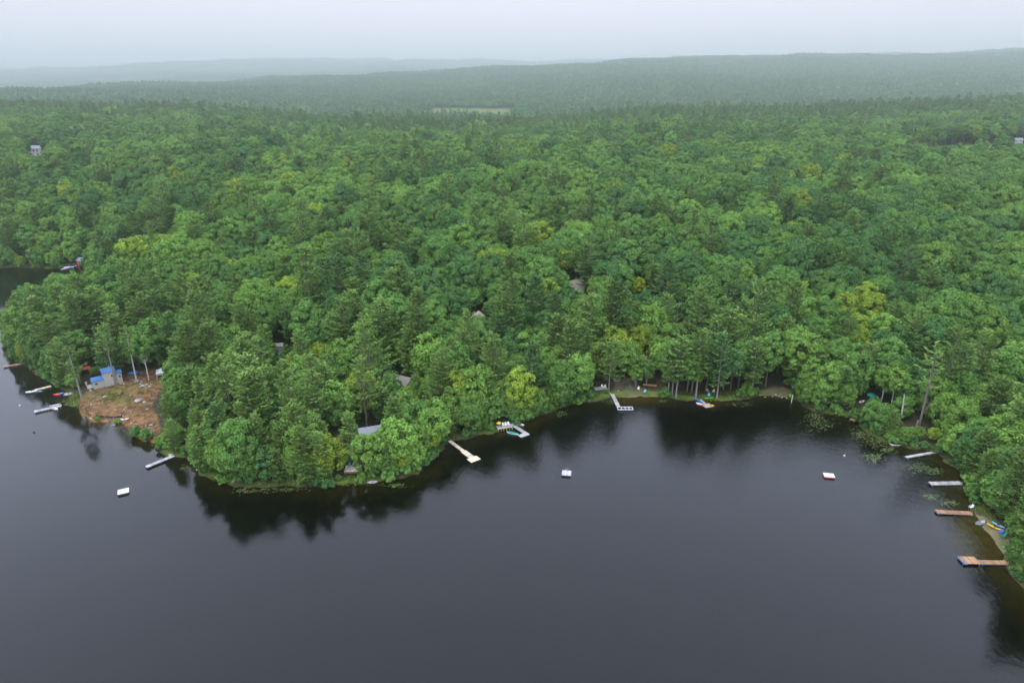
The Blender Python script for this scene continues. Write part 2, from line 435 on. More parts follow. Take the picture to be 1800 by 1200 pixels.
# ------------------------------------------------------------------ tree forms
def unit(v):
    return v / np.maximum(np.linalg.norm(v, axis=-1, keepdims=True), 1e-9)
def leaf_quads(c, nrm, size, asp, rng, along=None):
    """N leaf clumps: pointed, slightly irregular four-cornered faces"""
    n = len(c); nrm = unit(nrm)
    t = rng.normal(size=(n, 3)) if along is None else along + rng.normal(size=(n, 3)) * .25
    t = unit(t - nrm * (t * nrm).sum(-1, keepdims=True)); b = np.cross(nrm, t)
    L = (size * asp)[:, None]; W = size[:, None]; j = rng.uniform(.65, 1.25, size=(n, 4, 1)); sh = rng.uniform(-.25, .25, size=(n, 1))
    return np.stack([c + t * L * j[:, 0], c + b * W * j[:, 1] + t * L * sh, c - t * L * j[:, 2], c - b * W * j[:, 3] - t * L * sh], 1).reshape(-1, 3)
def quads_mesh(name, V, mats, extra=None, tint=None):
    """mesh of the leaf faces; extra = MB of woody parts (material slot 1)"""
    nq = len(V) // 4
    verts = V; loops = np.arange(nq * 4); starts = np.arange(0, nq * 4, 4); mi = np.zeros(nq, np.int32)
    if extra is not None and extra.f:
        ev = np.array(extra.v); verts = np.concatenate([V, ev])
        el = [i + len(V) for f in extra.f for i in f]; cnt = np.array([len(f) for f in extra.f])
        es = np.concatenate([[0], np.cumsum(cnt)[:-1]]) + len(loops)
        loops = np.concatenate([loops, el]); starts = np.concatenate([starts, es]); mi = np.concatenate([mi, np.ones(len(cnt), np.int32)])
    me = bpy.data.meshes.new(name)
    me.vertices.add(len(verts)); me.vertices.foreach_set('co', verts.astype(np.float32).ravel())
    me.loops.add(len(loops)); me.loops.foreach_set('vertex_index', loops.astype(np.int32))
    me.polygons.add(len(starts)); me.polygons.foreach_set('loop_start', starts.astype(np.int32)); me.polygons.foreach_set('material_index', mi)
    for m in mats: me.materials.append(m)
    me.update(calc_edges=True)
    if tint is not None:
        t4 = np.concatenate([tint, np.ones((len(tint), 1))], 1)
        if len(verts) > len(t4): t4 = np.concatenate([t4, np.tile([[.1, .08, .06, 1]], (len(verts) - len(t4), 1))])
        me.color_attributes.new('tint', 'FLOAT_COLOR', 'POINT').data.foreach_set('color', t4.astype(np.float32).ravel())
    return me

SHADE = {}
def broadleaf(seed, H=16., Rr=5., base=.33, puffs=62, per=118, leaf=.245):
    rng = np.random.default_rng(seed)
    zb = H * base; cz = (zb + H) / 2; hz = (H - zb) / 2
    g = np.arange(puffs) + rng.uniform(0, 1)
    zz = 1 - 1.72 * (g / puffs); ph = g * 2.39996 + rng.normal(size=puffs) * .35
    rr = np.sqrt(np.maximum(0, 1 - zz ** 2)); dirs = unit(np.stack([rr * np.cos(ph), rr * np.sin(ph), zz], -1) + rng.normal(size=(puffs, 3)) * .12)
    lob = 1 + .22 * np.sin(ph * 2 + seed) + rng.uniform(-.16, .12, puffs)
    pc = dirs * np.array([Rr, Rr, hz]) * (lob * .80)[:, None] + [0, 0, cz]
    pr = Rr * rng.uniform(.20, .34, puffs)
    C, Nn = [], []
    for k in range(puffs):
        v = unit(rng.normal(size=(per * 2, 3))); v = v[(v @ unit(dirs[k] + [0, 0, .35])) > -.15][:per]
        C.append(pc[k] + v * [1, 1, .8] * (pr[k] * rng.uniform(.72, 1.08, (len(v), 1)))); Nn.append(v * .9 + [0, 0, .35] + rng.normal(size=v.shape) * .28)
    inner = unit(rng.normal(size=(per * 6, 3))) * np.array([Rr, Rr, hz]) * rng.uniform(.3, .72, (per * 6, 1)) + [0, 0, cz]
    C.append(inner); Nn.append(rng.normal(size=inner.shape))
    C, Nn = np.concatenate(C), np.concatenate(Nn)
    V = leaf_quads(C, Nn, rng.uniform(.7, 1.35, len(C)) * leaf, rng.uniform(1., 1.5, len(C)), rng)
    w = MB(); lean = rng.normal(size=2) * .4
    w.tube([(0, 0, -1.2), (lean[0] * .3, lean[1] * .3, zb * .6), (lean[0], lean[1], cz)], [.26 * H / 16, .2 * H / 16, .10 * H / 16], 7)
    for k in rng.choice(puffs, 9, replace=False):
        st = (lean[0] * .7, lean[1] * .7, zb * .75 + rng.uniform(0, .25) * (cz - zb))
        mid = Vector(st).lerp(Vector(pc[k]), .55) + Vector((0, 0, -.4))
        w.tube([st, mid, pc[k]], [.09, .06, .03], 5, False)
    return V, w

def pine(seed, H=22., Rr=4., base=.3, per=56, step=1.0, sparse=0.0, leaf=.22, dead=.5):
    rng = np.random.default_rng(seed)
    zb = H * base; C, Nn, T = [], [], []; w = MB()
    bend = rng.normal(size=2) * .35
    ax = lambda z: np.array([bend[0] * (z / H) ** 2, bend[1] * (z / H) ** 2, z])
    w.tube([ax(z) - [0, 0, 1.2 * (z == 0)] for z in (0, H * .25, H * .5, H * .75, H * .97)], [.30 * H / 22, .25 * H / 22, .19 * H / 22, .12 * H / 22, .03], 7)
    z = zb
    side = rng.uniform(0, 6.28)
    while z < H - .6:
        t = (z - zb) / (H - zb)
        prof = (1 - t) ** .48 * (.55 + .45 * min(1, t / .22)) + .10
        nb = rng.integers(4, 7); a0 = rng.uniform(0, 6.28)
        for b in range(nb):
            if rng.random() < sparse + .08: continue
            a = a0 + b * 6.283 / nb + rng.normal() * .25
            L = Rr * prof * rng.uniform(.62, 1.22) * (1 + .18 * math.cos(a - side))
            rise = .12 + .5 * t ** 1.5 + rng.normal() * .06
            o = ax(z + rng.normal() * .2); dv = np.array([math.cos(a), math.sin(a), 0.]); lv = np.array([-math.sin(a), math.cos(a), 0.])
            n = max(6, int(per * (.45 + .55 * prof)))
            s = rng.uniform(.22, 1.0, n) ** .75
            lat = rng.uniform(-1, 1, n) * L * .30 * (1.15 - s * .55)
            up = rise * L * s * (.3 + .7 * s) - .18 * L * s * (1 - s)
            p = o + dv * (L * s)[:, None] + lv * lat[:, None] + np.array([0, 0, 1.]) * (up + rng.normal(size=n) * .11)[:, None]
            C.append(p); Nn.append(np.array([0, 0, 1.]) - dv * .25 + rng.normal(size=(n, 3)) * .34); T.append(np.tile(dv + lv * 0 + [0, 0, .25], (n, 1)) + lv * (lat / L)[:, None] * 1.6)
            if b % 3 == 0:
                w.tube([o, o + dv * L * .8 + [0, 0, rise * L * .55]], [.05, .015], 4, False)
        z += step * rng.uniform(.75, 1.25) * (.75 + .25 * (1 - t))
    for k in range(int(zb * dead)):                                   # dead stubs below the crown
        zz = rng.uniform(zb * .35, zb); a = rng.uniform(0, 6.28); L = rng.uniform(.5, 1.6)
        w.tube([ax(zz), ax(zz) + np.array([math.cos(a) * L, math.sin(a) * L, .1])], [.035, .012], 4, False)
    top = ax(H); n = 34
    q = rng.normal(size=(n, 3)) * [.35, .35, .55]; C.append(top + q - [0, 0, .45]); Nn.append(q + rng.normal(size=(n, 3)) * .3); T.append(np.tile([0, 0, 1.], (n, 1)))
    C, Nn, T = np.concatenate(C), np.concatenate(Nn), np.concatenate(T)
    V = leaf_quads(C, Nn, rng.uniform(.7, 1.3, len(C)) * leaf, rng.uniform(1.5, 2.3, len(C)), rng, T)
    return V, w

# tints of the foliage (surface colour of leaves and needles)
B_TINT = {'bright green': (.142, .256, .050), 'mid green': (.106, .208, .047), 'dark green': (.074, .160, .047), 'yellow-green': (.205, .285, .038)}
P_TINT = {'olive green': (.126, .204, .050), 'deep green': (.092, .176, .052), 'pale green': (.146, .234, .060)}
B_KEYS, P_KEYS = list(B_TINT), list(P_TINT)

FORMS = []      # kind, crown mesh, trunk mesh, joined mesh, height, radius, base share
def add_form(kind, V, w, H, Rr, base, bark):
    lm = M_LEAF if kind == 'b' else M_NEEDLE
    FORMS.append(dict(kind=kind, H=H, R=Rr, base=base, crown=quads_mesh('crown', V, [lm]), trunk=w.mesh('trunk', bark), whole=quads_mesh('tree', V, [lm, bark], w)))
for k in range(10):
    Hh, rr = (16, 17.5, 16, 14.5, 18.5, 16, 15, 19, 17, 13)[k], (4.9, 5.6, 4.5, 4.7, 5.9, 4.9, 5.2, 5.3, 4.2, 4.4)[k]
    add_form('b', *broadleaf(100 + k, Hh, rr, .34), Hh, rr, .34, M_BARK)
for k in range(5):
    Hh, rr = (13.5, 15, 12, 16, 11)[k], (5.0, 5.4, 4.6, 4.8, 4.4)[k]
    add_form('b', *broadleaf(140 + k, Hh, rr, .05, 66, 80), Hh, rr, .05, M_BARK)
for k in range(8):
    Hh, rr = (24, 26, 23, 25, 22, 24, 21, 26)[k], (5.2, 5.8, 4.8, 6.0, 5.2, 4.6, 5.0, 6.2)[k]
    add_form('p', *pine(200 + k, Hh, rr, .30, sparse=(0, .12, 0, .22, .08, .15, 0, .28)[k]), Hh, rr, .30, M_BARK)
for k in range(3):
    Hh, rr = (21, 23, 18)[k], (5.4, 5.6, 4.9)[k]
    add_form('p', *pine(240 + k, Hh, rr, .08), Hh, rr, .08, M_BARK)
for k in range(2):
    Hh, rr = (24, 22)[k], (4.6, 4.2)[k]
    add_form('p', *pine(260 + k, Hh, rr, .46), Hh, rr, .46, M_GREYBARK)
B_TALL, B_EDGE, P_TALL, P_EDGE, P_HIGH = list(range(10)), list(range(10, 15)), list(range(15, 23)), [23, 24, 25], [26, 27]

# ------------------------------------------------------------------ where trees stand
KEEP_CLEAR = []      # (pixel window x0,y0,x1,y1, distance): trees nearer than this must not cover the window
def window(x0, y0, x1, y1, far): KEEP_CLEAR.append((x0, y0, x1, y1, far))
CLEAR_SPOTS = []     # (x, y, radius): no tree stands here
def plant():
    xs, ys = [], []
    sp = 6.9
    rows = np.arange(135, 1080, sp * .84)
    for i, yy in enumerate(rows):
        s = sp * (1 - .17 * smooth(380, 800, np.array(yy)))
        half = yy * .83 + 30
        c = np.arange(-half, half, s) + (i % 2) * s * .5
        xs.append(c + RNG.uniform(-.36, .36, len(c)) * s); ys.append(yy + RNG.uniform(-.36, .36, len(c)) * sp)
    for lane, gap in ((2.3, 4.6), (5.6, 5.6)):
        for (ax, ay), (bx, by) in zip(shore[8:-2], shore[9:-1]):
            L = math.hypot(bx - ax, by - ay); t = np.arange(RNG.uniform(0, gap * .6), L, gap)
            off = lane + RNG.uniform(-.9, .9, len(t)); t = t + RNG.uniform(-1, 1, len(t))
            xs.append(ax + (bx - ax) * t / L - (by - ay) / L * off); ys.append(ay + (by - ay) * t / L + (bx - ax) / L * off)
    x, y = np.concatenate(xs), np.concatenate(ys)
    d = shore_dist(x, y)
    keep = d > 1.6
    x, y, d = x[keep], y[keep], d[keep]
    z = terrain(x, y, d)
    px, py, dep = project(x, y, z)
    n = len(x)
    open_shore = ((px > 1040) & (px < 1400) & (y < 330)) | ((px > 140) & (px < 290) & (y < 300) & (px > 0) & (d < 30) & (d > 12) & (px < 300))
    keep = ~((px > 1040) & (px < 1400) & (d < 5.2) & (y < 330))
    keep &= ~in_poly(x, y, LOT) & ~in_poly(x - 4.5, y + 1, LOT) & ~in_poly(x - 2.5, y + 2, LOT)
    for pts, _k in BEACHES:
        keep &= ~in_poly(x, y, [at(a, b, .5) for a, b in pts])
    for cx, cy_, hw, hd in FIELDS:
        keep &= ~((np.abs(x - cx) < hw + 3) & (np.abs(y - cy_) < hd + 3))
    for cx, cy_, r in CLEAR_SPOTS:
        keep &= (x - cx) ** 2 + (y - cy_) ** 2 > r * r
    pn = vnoise(x + 17, y + 91, 55) * .6 + vnoise(x, y, 21) * .4
    prob = .08 + .30 * (1 - smooth(12, 60, d)) - .14 * (1 - smooth(8, 12, d)) + .30 * smooth(640, 920, y) + (pn - .5) * .9
    is_p = RNG.random(n) < prob
    form = np.where(is_p, RNG.choice(P_TALL, n), RNG.choice(B_TALL, n))
    edge = (d < 11) & ~open_shore
    form = np.where(edge & is_p, RNG.choice(P_EDGE, n), form)
    form = np.where(edge & ~is_p, RNG.choice(B_EDGE, n), form)
    form = np.where(open_shore & is_p & (d < 11), RNG.choice(P_TALL + P_EDGE * 2, n), form)
    form = np.where((d > 11) & (d < 60) & (y < 340) & is_p, RNG.choice(P_EDGE + P_TALL, n), form)
    form = np.where((d > 11) & (d < 60) & (y < 340) & ~is_p, RNG.choice(B_EDGE, n), form)
    scl = RNG.normal(1.0, .16, n).clip(.62, 1.32)
    scl = np.where(edge & (d < 4), scl * RNG.uniform(.5, .85, n), np.where(edge & (d < 8), scl * RNG.uniform(.7, 1, n), scl))
    scl *= 1 - .33 * smooth(320, 800, y)
    scl = np.where(is_p, scl * (1 - .15 * smooth(240, 450, y) + .22 * smooth(680, 880, y)), scl)
    tn = vnoise(x + 70, y + 5, 26) * .55 + RNG.random(n) * .45
    tint = np.where(is_p, np.digitize(tn, [.36, .60]), np.digitize(tn, [.33, .58]))
    # palette order: broadleaf 0 bright 1 mid 2 dark 3 yellow-green; pine 0 olive 1 deep 2 pale
    bt = np.array([2, 1, 0])[np.clip(tint, 0, 2)]; pt = np.array([1, 0, 2])[np.clip(tint, 0, 2)]
    rare = RNG.random(n)
    bt = np.where((rare < .012) | ((rare < .07) & (vnoise(x, y + 40, 40) > .68)), 3, bt)
    bt = np.where((px > 1430) & (px < 1560) & (py > 560) & (py < 650) & (rare < .5), 3, bt)
    bt = np.where((px > 540) & (px < 800) & (d < 9) & (y < 235) & (rare > .35), np.where(rare > .8, 3, 0), bt)
    tint = np.where(is_p, pt, bt)
    rot = RNG.uniform(0, 6.283, n)
    Hh = np.array([f['H'] for f in FORMS])[form] * scl; Rr = np.array([f['R'] for f in FORMS])[form] * scl
    bs = np.array([f['base'] for f in FORMS])[form]
    # openings in the canopy in front of buildings and clearings
    fit = np.zeros(n, bool); f_ = np.ones(n)
    for k in (1.0, .85, .7, .57, .46, .36, .28, .2, .14):
        tx, ty, td = project(x, y, z + Hh * k); wpx = FPX * Rr * k / dep
        by = py - (py - ty) * np.minimum(bs, .12)
        bad = np.zeros(n, bool)
        for x0, y0, x1, y1, far in KEEP_CLEAR:
            bad |= (px + wpx * .75 > x0) & (px - wpx * .75 < x1) & (ty < y1) & (by > y0) & (y < far)
        f_ = np.where(~fit & ~bad, k, f_); fit |= ~bad
    scl = scl * f_; Hh = Hh * f_; Rr = Rr * f_; keep &= fit
    sq = np.stack([RNG.uniform(.84, 1.18, n), RNG.uniform(.84, 1.18, n), RNG.uniform(.86, 1.14, n)], -1)
    T = dict(sq=sq, x=x, y=y, z=z, d=d, form=form, scl=scl, tint=tint, rot=rot, H=Hh, R=Rr, bs=bs, p=is_p)
    return {k: v[keep] for k, v in T.items()}

# ------------------------------------------------------------------ labels for repeats
LANDMARKS = []       # (x, y, phrase)
def landmark(p, phrase): LANDMARKS.append((p[0], p[1], phrase))
ORD = ['', 'second', 'third', 'fourth', 'fifth', 'sixth', 'seventh', 'eighth', 'ninth', 'tenth', 'eleventh', 'twelfth', 'thirteenth', 'fourteenth', 'fifteenth',
       'sixteenth', 'seventeenth', 'eighteenth', 'nineteenth', 'twentieth', 'twenty-first', 'twenty-second', 'twenty-third', 'twenty-fourth', 'twenty-fifth']
def place_labels(items):
    """items: (x, y, words before the place). Gives each a label of its own from the landmark it stands nearest to."""
    got, rows = {}, []
    L = np.array([(a, b) for a, b, _ in LANDMARKS])
    for i, (x, y, w) in enumerate(items):
        k = int(np.argmin((L[:, 0] - x) ** 2 + (L[:, 1] - y) ** 2))
        dx, dy = x - L[k, 0], y - L[k, 1]
        side = ('behind' if dy > 0 else 'in front of') if abs(dy) > abs(dx) * .8 else ('right of' if dx > 0 else 'left of')
        rows.append((i, k, side, w, math.hypot(dx, dy)))
    for r in sorted(rows, key=lambda r: r[4]):
        got.setdefault((r[1], r[2], r[3]), []).append(r[0])
    out = [None] * len(items)
    for (k, side, w), ids in got.items():
        for q, i in enumerate(ids):
            s = f'{w} {side} the {LANDMARKS[k][2]}'
            if len(ids) > 1:
                s += ', the nearest' if q == 0 else f', {ORD[q] if q < len(ORD) else "farther"} nearest'
            if len(s.replace('-', ' ').split()) > 15: s = s.replace('tall ', '').replace('short ', '').replace('rounded ', '').replace('low ', '', 1).replace('broadleaf tree', 'broadleaf')
            out[i] = s
    return out

# ------------------------------------------------------------------ paints and timbers
M_GREYWOOD = mat('weathered_boards', (.36, .34, .32), .85, .2, 6)
M_TANWOOD = mat('tan_boards', (.58, .48, .33), .8, .15, 6)
M_BROWNWOOD = mat('brown_boards', (.34, .17, .085), .75, .18, 6)
M_ORANGEWOOD = mat('stained_boards', (.36, .21, .11), .75, .15, 6)
M_DARKWOOD = mat('dark_wood', (.10, .07, .05), .85, .2, 5)
M_WHITEBOARD = mat('pale_boards', (.40, .39, .38), .75, .08, 5)
M_WHITE = mat('white_paint', (.60, .60, .60), .5, .05)
M_BLUE = mat('blue_plastic', (.03, .16, .48), .45, .08)
M_SKYBLUE = mat('sky_blue_plastic', (.16, .42, .66), .45, .08)
M_RED = mat('red_plastic', (.60, .045, .03), .5, .08)
M_YELLOW = mat('yellow_plastic', (.72, .42, .02), .5, .08)
M_GREEN = mat('lime_plastic', (.10, .52, .04), .45, .08)
M_TEAL = mat('teal_cover', (.015, .23, .19), .6, .12)
M_BLUEROOF = mat('blue_metal_roof', (.042, .14, .31), .45, .12, 2)
M_TAN = mat('tan_siding', (.42, .38, .31), .8, .10, 2)
M_GREYROOF = mat('grey_shingles', (.22, .23, .26), .85, .12, 3)
M_BROWNROOF = mat('brown_shingles', (.26, .215, .175), .9, .15, 3)
M_GREYSIDE = mat('grey_siding', (.33, .33, .33), .85, .12, 2)
M_DARKSIDE = mat('dark_brown_siding', (.06, .04, .03), .85, .2, 2)
M_REDSIDE = mat('red_siding', (.34, .05, .04), .8, .12, 2)
M_GLASS = mat('window_glass', (.02, .025, .03), .12, .05, spec=.6)
M_STONE = mat('granite', (.18, .17, .155), .9, .25, 2.5, bump=.5)
M_PALESTONE = mat('pale_granite', (.30, .28, .255), .9, .2, 2.5, bump=.5)
M_METAL = mat('metal', (.55, .56, .58), .4, .05, metal=.8)
M_BLACK = mat('black_fabric', (.02, .02, .02), .8, .1)
M_CANVAS = mat('red_canvas', (.38, .045, .03), .8, .1)
M_TEALCANVAS = mat('teal_canvas', (.02, .26, .24), .8, .1)

def rot2(v, a): return (v[0] * math.cos(a) - v[1] * math.sin(a), v[0] * math.sin(a) + v[1] * math.cos(a))

def planks(x0, x1, y0, y1, z, th=.06, step=.34):
    m = MB(); n = max(1, int((x1 - x0) / step)); s = (x1 - x0) / n
    for i in range(n): m.box(x0 + i * s + .02, x0 + (i + 1) * s - .02, y0, y1, z - th, z)
    return m
def dock(label, a, b, width, md, mf, z=.5, end=None, posts=True, tall=.0, name='dock', cat='dock', phrase=None, edge=None):
    """a: shore end, b: lake end (pixels of the photograph); end = (length, y0, y1) platform past b"""
    A, B = water_pt(*a, z), water_pt(*b, z); dv = B - A; L = dv.length
    r = thing(name, label, cat, (A.x, A.y, 0), math.atan2(dv.y, dv.x))
    w = width / 2
    planks(0, L, -w, w, z).build('deck', md, r)
    f = MB().box(.03, L - .03, -w + .03, -w + .15, z - .26, z - .063).box(.03, L - .03, w - .15, w - .03, z - .26, z - .063)
    f.build('frame', mf, r)
    if edge:
        MB().box(L - 1.0, L - .01, w + .004, w + .10, z - .2, z - .02).build('bumper', edge, r)
    spots = [(x, s * (w + .06)) for x in np.linspace(.5, L - .4, max(2, int(L / 3.2) + 1)) for s in (-1, 1)] if posts else []
    if end:
        l2, y0, y1 = end
        planks(L + .01, L + l2, y0, y1, z + .004).build('platform', md, r)
        MB().box(L + .05, L + .17, y0 + .04, y1 - .04, z - .26, z - .06).box(L + l2 - .17, L + l2 - .05, y0 + .04, y1 - .04, z - .26, z - .06).build('platform_frame', mf, r)
        if edge:
            MB().box(L + l2 + .004, L + l2 + .12, y0, y1, z - .2, z - .02).box(L + l2 - .9, L + l2, y1 + .004, y1 + .12, z - .2, z - .02).build('platform_bumper', edge, r)
        if posts: spots += [(L + l2 + .06, y0 + .2), (L + l2 + .06, y1 - .2), (L + .3, y1 + .06)]
    for q, (x, y) in enumerate(spots[:14]):
        MB().tube([(x, y, -1.2), (x, y, z + .12 + (tall if q % 2 else 0))], [.055, .055], 6).build('post', mf if not tall else M_METAL, r)
    if phrase: landmark((A.x * .5 + B.x * .5, A.y * .5 + B.y * .5), phrase)
    return r

def raft(label, c, sx, sy, rz, md, mf, ladder=True, phrase=None):
    p = water_pt(*c, .25); r = thing('swim_raft', label, 'swim raft', (p.x, p.y, 0), rz)
    planks(-sx / 2, sx / 2, -sy / 2, sy / 2, .5, .05, .28).build('deck', md, r)
    m = MB()
    for y in (-1, 1): m.box(-sx / 2 + .02, sx / 2 - .02, y * (sy / 2 - .05) - .05, y * (sy / 2 - .05) + .05, .16, .447)
    for x in (-1, 1): m.box(x * (sx / 2 - .07) - .05, x * (sx / 2 - .07) + .05, -sy / 2 + .102, sy / 2 - .102, .16, .445)
    m.build('frame', mf, r)
    for y in (-.3, .3): MB().tube([(-sx / 2 + .2, y * sy, .02), (sx / 2 - .2, y * sy, .02)], [.2, .2], 10).build('float', M_DARKWOOD, r)
    if ladder:
        l = MB()
        for s in (-.2, .2): l.tube([(s, sy / 2 + .05, -.6), (s, sy / 2 + .05, 1.1), (s, sy / 2 - .25, 1.1)], [.035] * 3, 6)
        l.build('ladder', M_METAL, r)
    if phrase: landmark(p, phrase)

def hull_mesh(L, W, Hh, open_=True, sheer=.12):
    m = MB(); secs = 13; n = 7; b = 0
    for i in range(secs):
        t = -1 + 2 * i / (secs - 1); w = W / 2 * max(.04, (1 - abs(t) ** 2.3)); k = sheer * t * t
        for j in range(n):
            a = -1 + 2 * j / (n - 1)
            m.v.append((t * L / 2, a * w, Hh * (abs(a) ** 2.2) * (1) + k + .02))
        if not open_: pass
    for i in range(secs - 1):
        for j in range(n - 1):
            q = i * n + j; m.f.append((q, q + n, q + n + 1, q + 1))
    if open_:                      # inner skin
        o = len(m.v)
        for i in range(secs):
            t = -1 + 2 * i / (secs - 1); w = (W / 2 - .05) * max(.03, (1 - abs(t) ** 2.3)); k = sheer * t * t
            for j in range(n):
                a = -1 + 2 * j / (n - 1); m.v.append((t * L / 2 * .98, a * w, (Hh - .06) * (abs(a) ** 2.2) + k + .08))
        for i in range(secs - 1):
            for j in range(n - 1):
                q = o + i * n + j; m.f.append((q, q + 1, q + n + 1, q + n))
            q, z = i * n, o + i * n; m.f.append((q, z, z + n, q + n)); m.f.append((q + n - 1, q + 2 * n - 1, z + 2 * n - 1, z + n - 1))
    else:                          # crowned deck
        o = len(m.v)
        for i in range(secs):
            t = -1 + 2 * i / (secs - 1); w = W / 2 * max(.04, (1 - abs(t) ** 2.3)); k = sheer * t * t
            for j in range(n):
                a = -1 + 2 * j / (n - 1); m.v.append((t * L / 2, a * w, Hh + k + .02 + .10 * (1 - a * a)))
        for i in range(secs - 1):
            for j in range(n - 1):
                q = o + i * n + j; m.f.append((q, q + 1, q + n + 1, q + n))
    return m
def boat(name, label, cat, p, rz, L, W, Hh, mh, open_=True, seats=2, extra=None, tilt=0.0):
    r = thing(name, label, cat, p, rz); r.rotation_euler[0] = tilt
    hull_mesh(L, W, Hh, open_).build('hull', mh, r, True)
    if open_:
        for k in range(seats):
            x = (-.22 + .44 * k) * L if seats > 1 else 0
            MB().box(x - .14, x + .14, -W / 2 * .82, W / 2 * .82, Hh * .62, Hh * .62 + .04).build('seat', M_WHITEBOARD, r)
    else:
        MB().tube([(0, 0, Hh + .10), (0, 0, Hh + .16)], [.26, .26], 10).build('cockpit', M_BLACK, r)
    if extra: extra(r)
    return r

def chair(label, p, rz, m, group=None, name='lawn_chair'):
    r = thing(name, label, 'chair', p, rz, group)
    MB().prism([(-.28, -.3, .36), (.30, -.3, .30), (.30, -.3, .34), (-.28, -.3, .41)], (0, .6, 0)).build('seat', m, r)
    MB().prism([(-.28, -.3, .36), (-.24, -.3, .36), (-.52, -.3, 1.05), (-.56, -.3, 1.05)], (0, .6, 0)).build('backrest', m, r)
    for s in (-1, 1):
        MB().box(-.35, .35, s * .36 - .05, s * .36 + .05, .58, .61).build('armrest', m, r)
        MB().box(.24, .31, s * .34 - .03, s * .34 + .03, 0, .578).build('leg', m, r)
        MB().prism([(-.42, s * .34 - .03, 0), (-.34, s * .34 - .03, 0), (-.24, s * .34 - .03, .577), (-.32, s * .34 - .03, .577)], (0, .06, 0)).build('leg', m, r)
    return r

def umbrella(label, p, m, rr=1.4, h=2.4):
    r = thing('patio_umbrella', label, 'umbrella', p)
    MB().tube([(0, 0, 0), (0, 0, h + .1)], [.03, .03], 6).build('pole', M_METAL, r)
    c = MB(); n = 8
    top = [(rr * math.cos(6.283 * k / n), rr * math.sin(6.283 * k / n), h - .5) for k in range(n)]
    for k in range(n):
        a, b = top[k], top[(k + 1) % n]
        c.poly([(0, 0, h), a, b]); c.poly([a, (a[0], a[1], h - .68), (b[0], b[1], h - .68), b])
    c.build('canopy', m, r)

def window_part(r, face, u, z, w, h, L, W, frame_m=None):
    """window on a wall of a house: face 'x-', 'x+', 'y-', 'y+'"""
    ax, s = face[0], (-1 if face[1] == '-' else 1)
    def bx(du, d0, d1, hh):
        if ax == 'x':
            f0, f1 = sorted((s * (L / 2 + d0), s * (L / 2 + d1))); return MB().box(f0, f1, u - du, u + du, z - hh, z + hh)
        f0, f1 = sorted((s * (W / 2 + d0), s * (W / 2 + d1))); return MB().box(u - du, u + du, f0, f1, z - hh, z + hh)
    f = bx(w / 2 + .08, .0, .05, h / 2 + .08).build('window', frame_m or M_WHITE, r)
    bx(w / 2, .052, .06, h / 2).build('pane', M_GLASS, f)
def gable_block(r, L, W, wall, rise, mw, mr, x0=0.0, z0=0.0, over=.35, base=-2.0, roof_name='roof'):
    out = [(x0 - L / 2, -W / 2, base), (x0 - L / 2, W / 2, base), (x0 - L / 2, W / 2, z0 + wall), (x0 - L / 2, 0, z0 + wall + rise), (x0 - L / 2, -W / 2, z0 + wall)]
    MB().prism(out, (L, 0, 0)).build('wall', mw, r)
    m = MB(); k = rise / (W / 2); t = .14
    for s in (-1, 1):
        y = s * (W / 2 + over); zz = z0 + wall - over * k
        m.prism([(x0 - L / 2 - over, 0, z0 + wall + rise + .01), (x0 - L / 2 - over, y, zz + .01), (x0 - L / 2 - over, y, zz + t), (x0 - L / 2 - over, 0, z0 + wall + rise + t)], (L + 2 * over, 0, 0))
    m.build(roof_name, mr, r)

def rock(label, p, s, m, seed, group='granite boulders'):
    import bmesh as bm_
    b = bm_.new(); bm_.ops.create_icosphere(b, subdivisions=2, radius=1)
    rg = np.random.default_rng(seed); ph = rg.uniform(0, 6, 6); sx = rg.uniform(.75, 1.3, 3)
    for v in b.verts:
        q = v.co; k = 1 + .16 * math.sin(3 * q.x + ph[0]) + .14 * math.sin(4 * q.y + ph[1]) + .12 * math.sin(5 * q.z + ph[2])
        v.co = Vector((q.x * sx[0], q.y * sx[1], q.z * .62 * sx[2])) * k * s
    me = bpy.data.meshes.new('boulder'); b.to_mesh(me); b.free(); me.materials.append(m)
    o = bpy.data.objects.new('boulder', me); COL.objects.link(o); o.location = (p[0], p[1], p[2] + s * .22); o.rotation_euler = (0, 0, rg.uniform(0, 6))
    return tag(o, label, 'boulder', group)

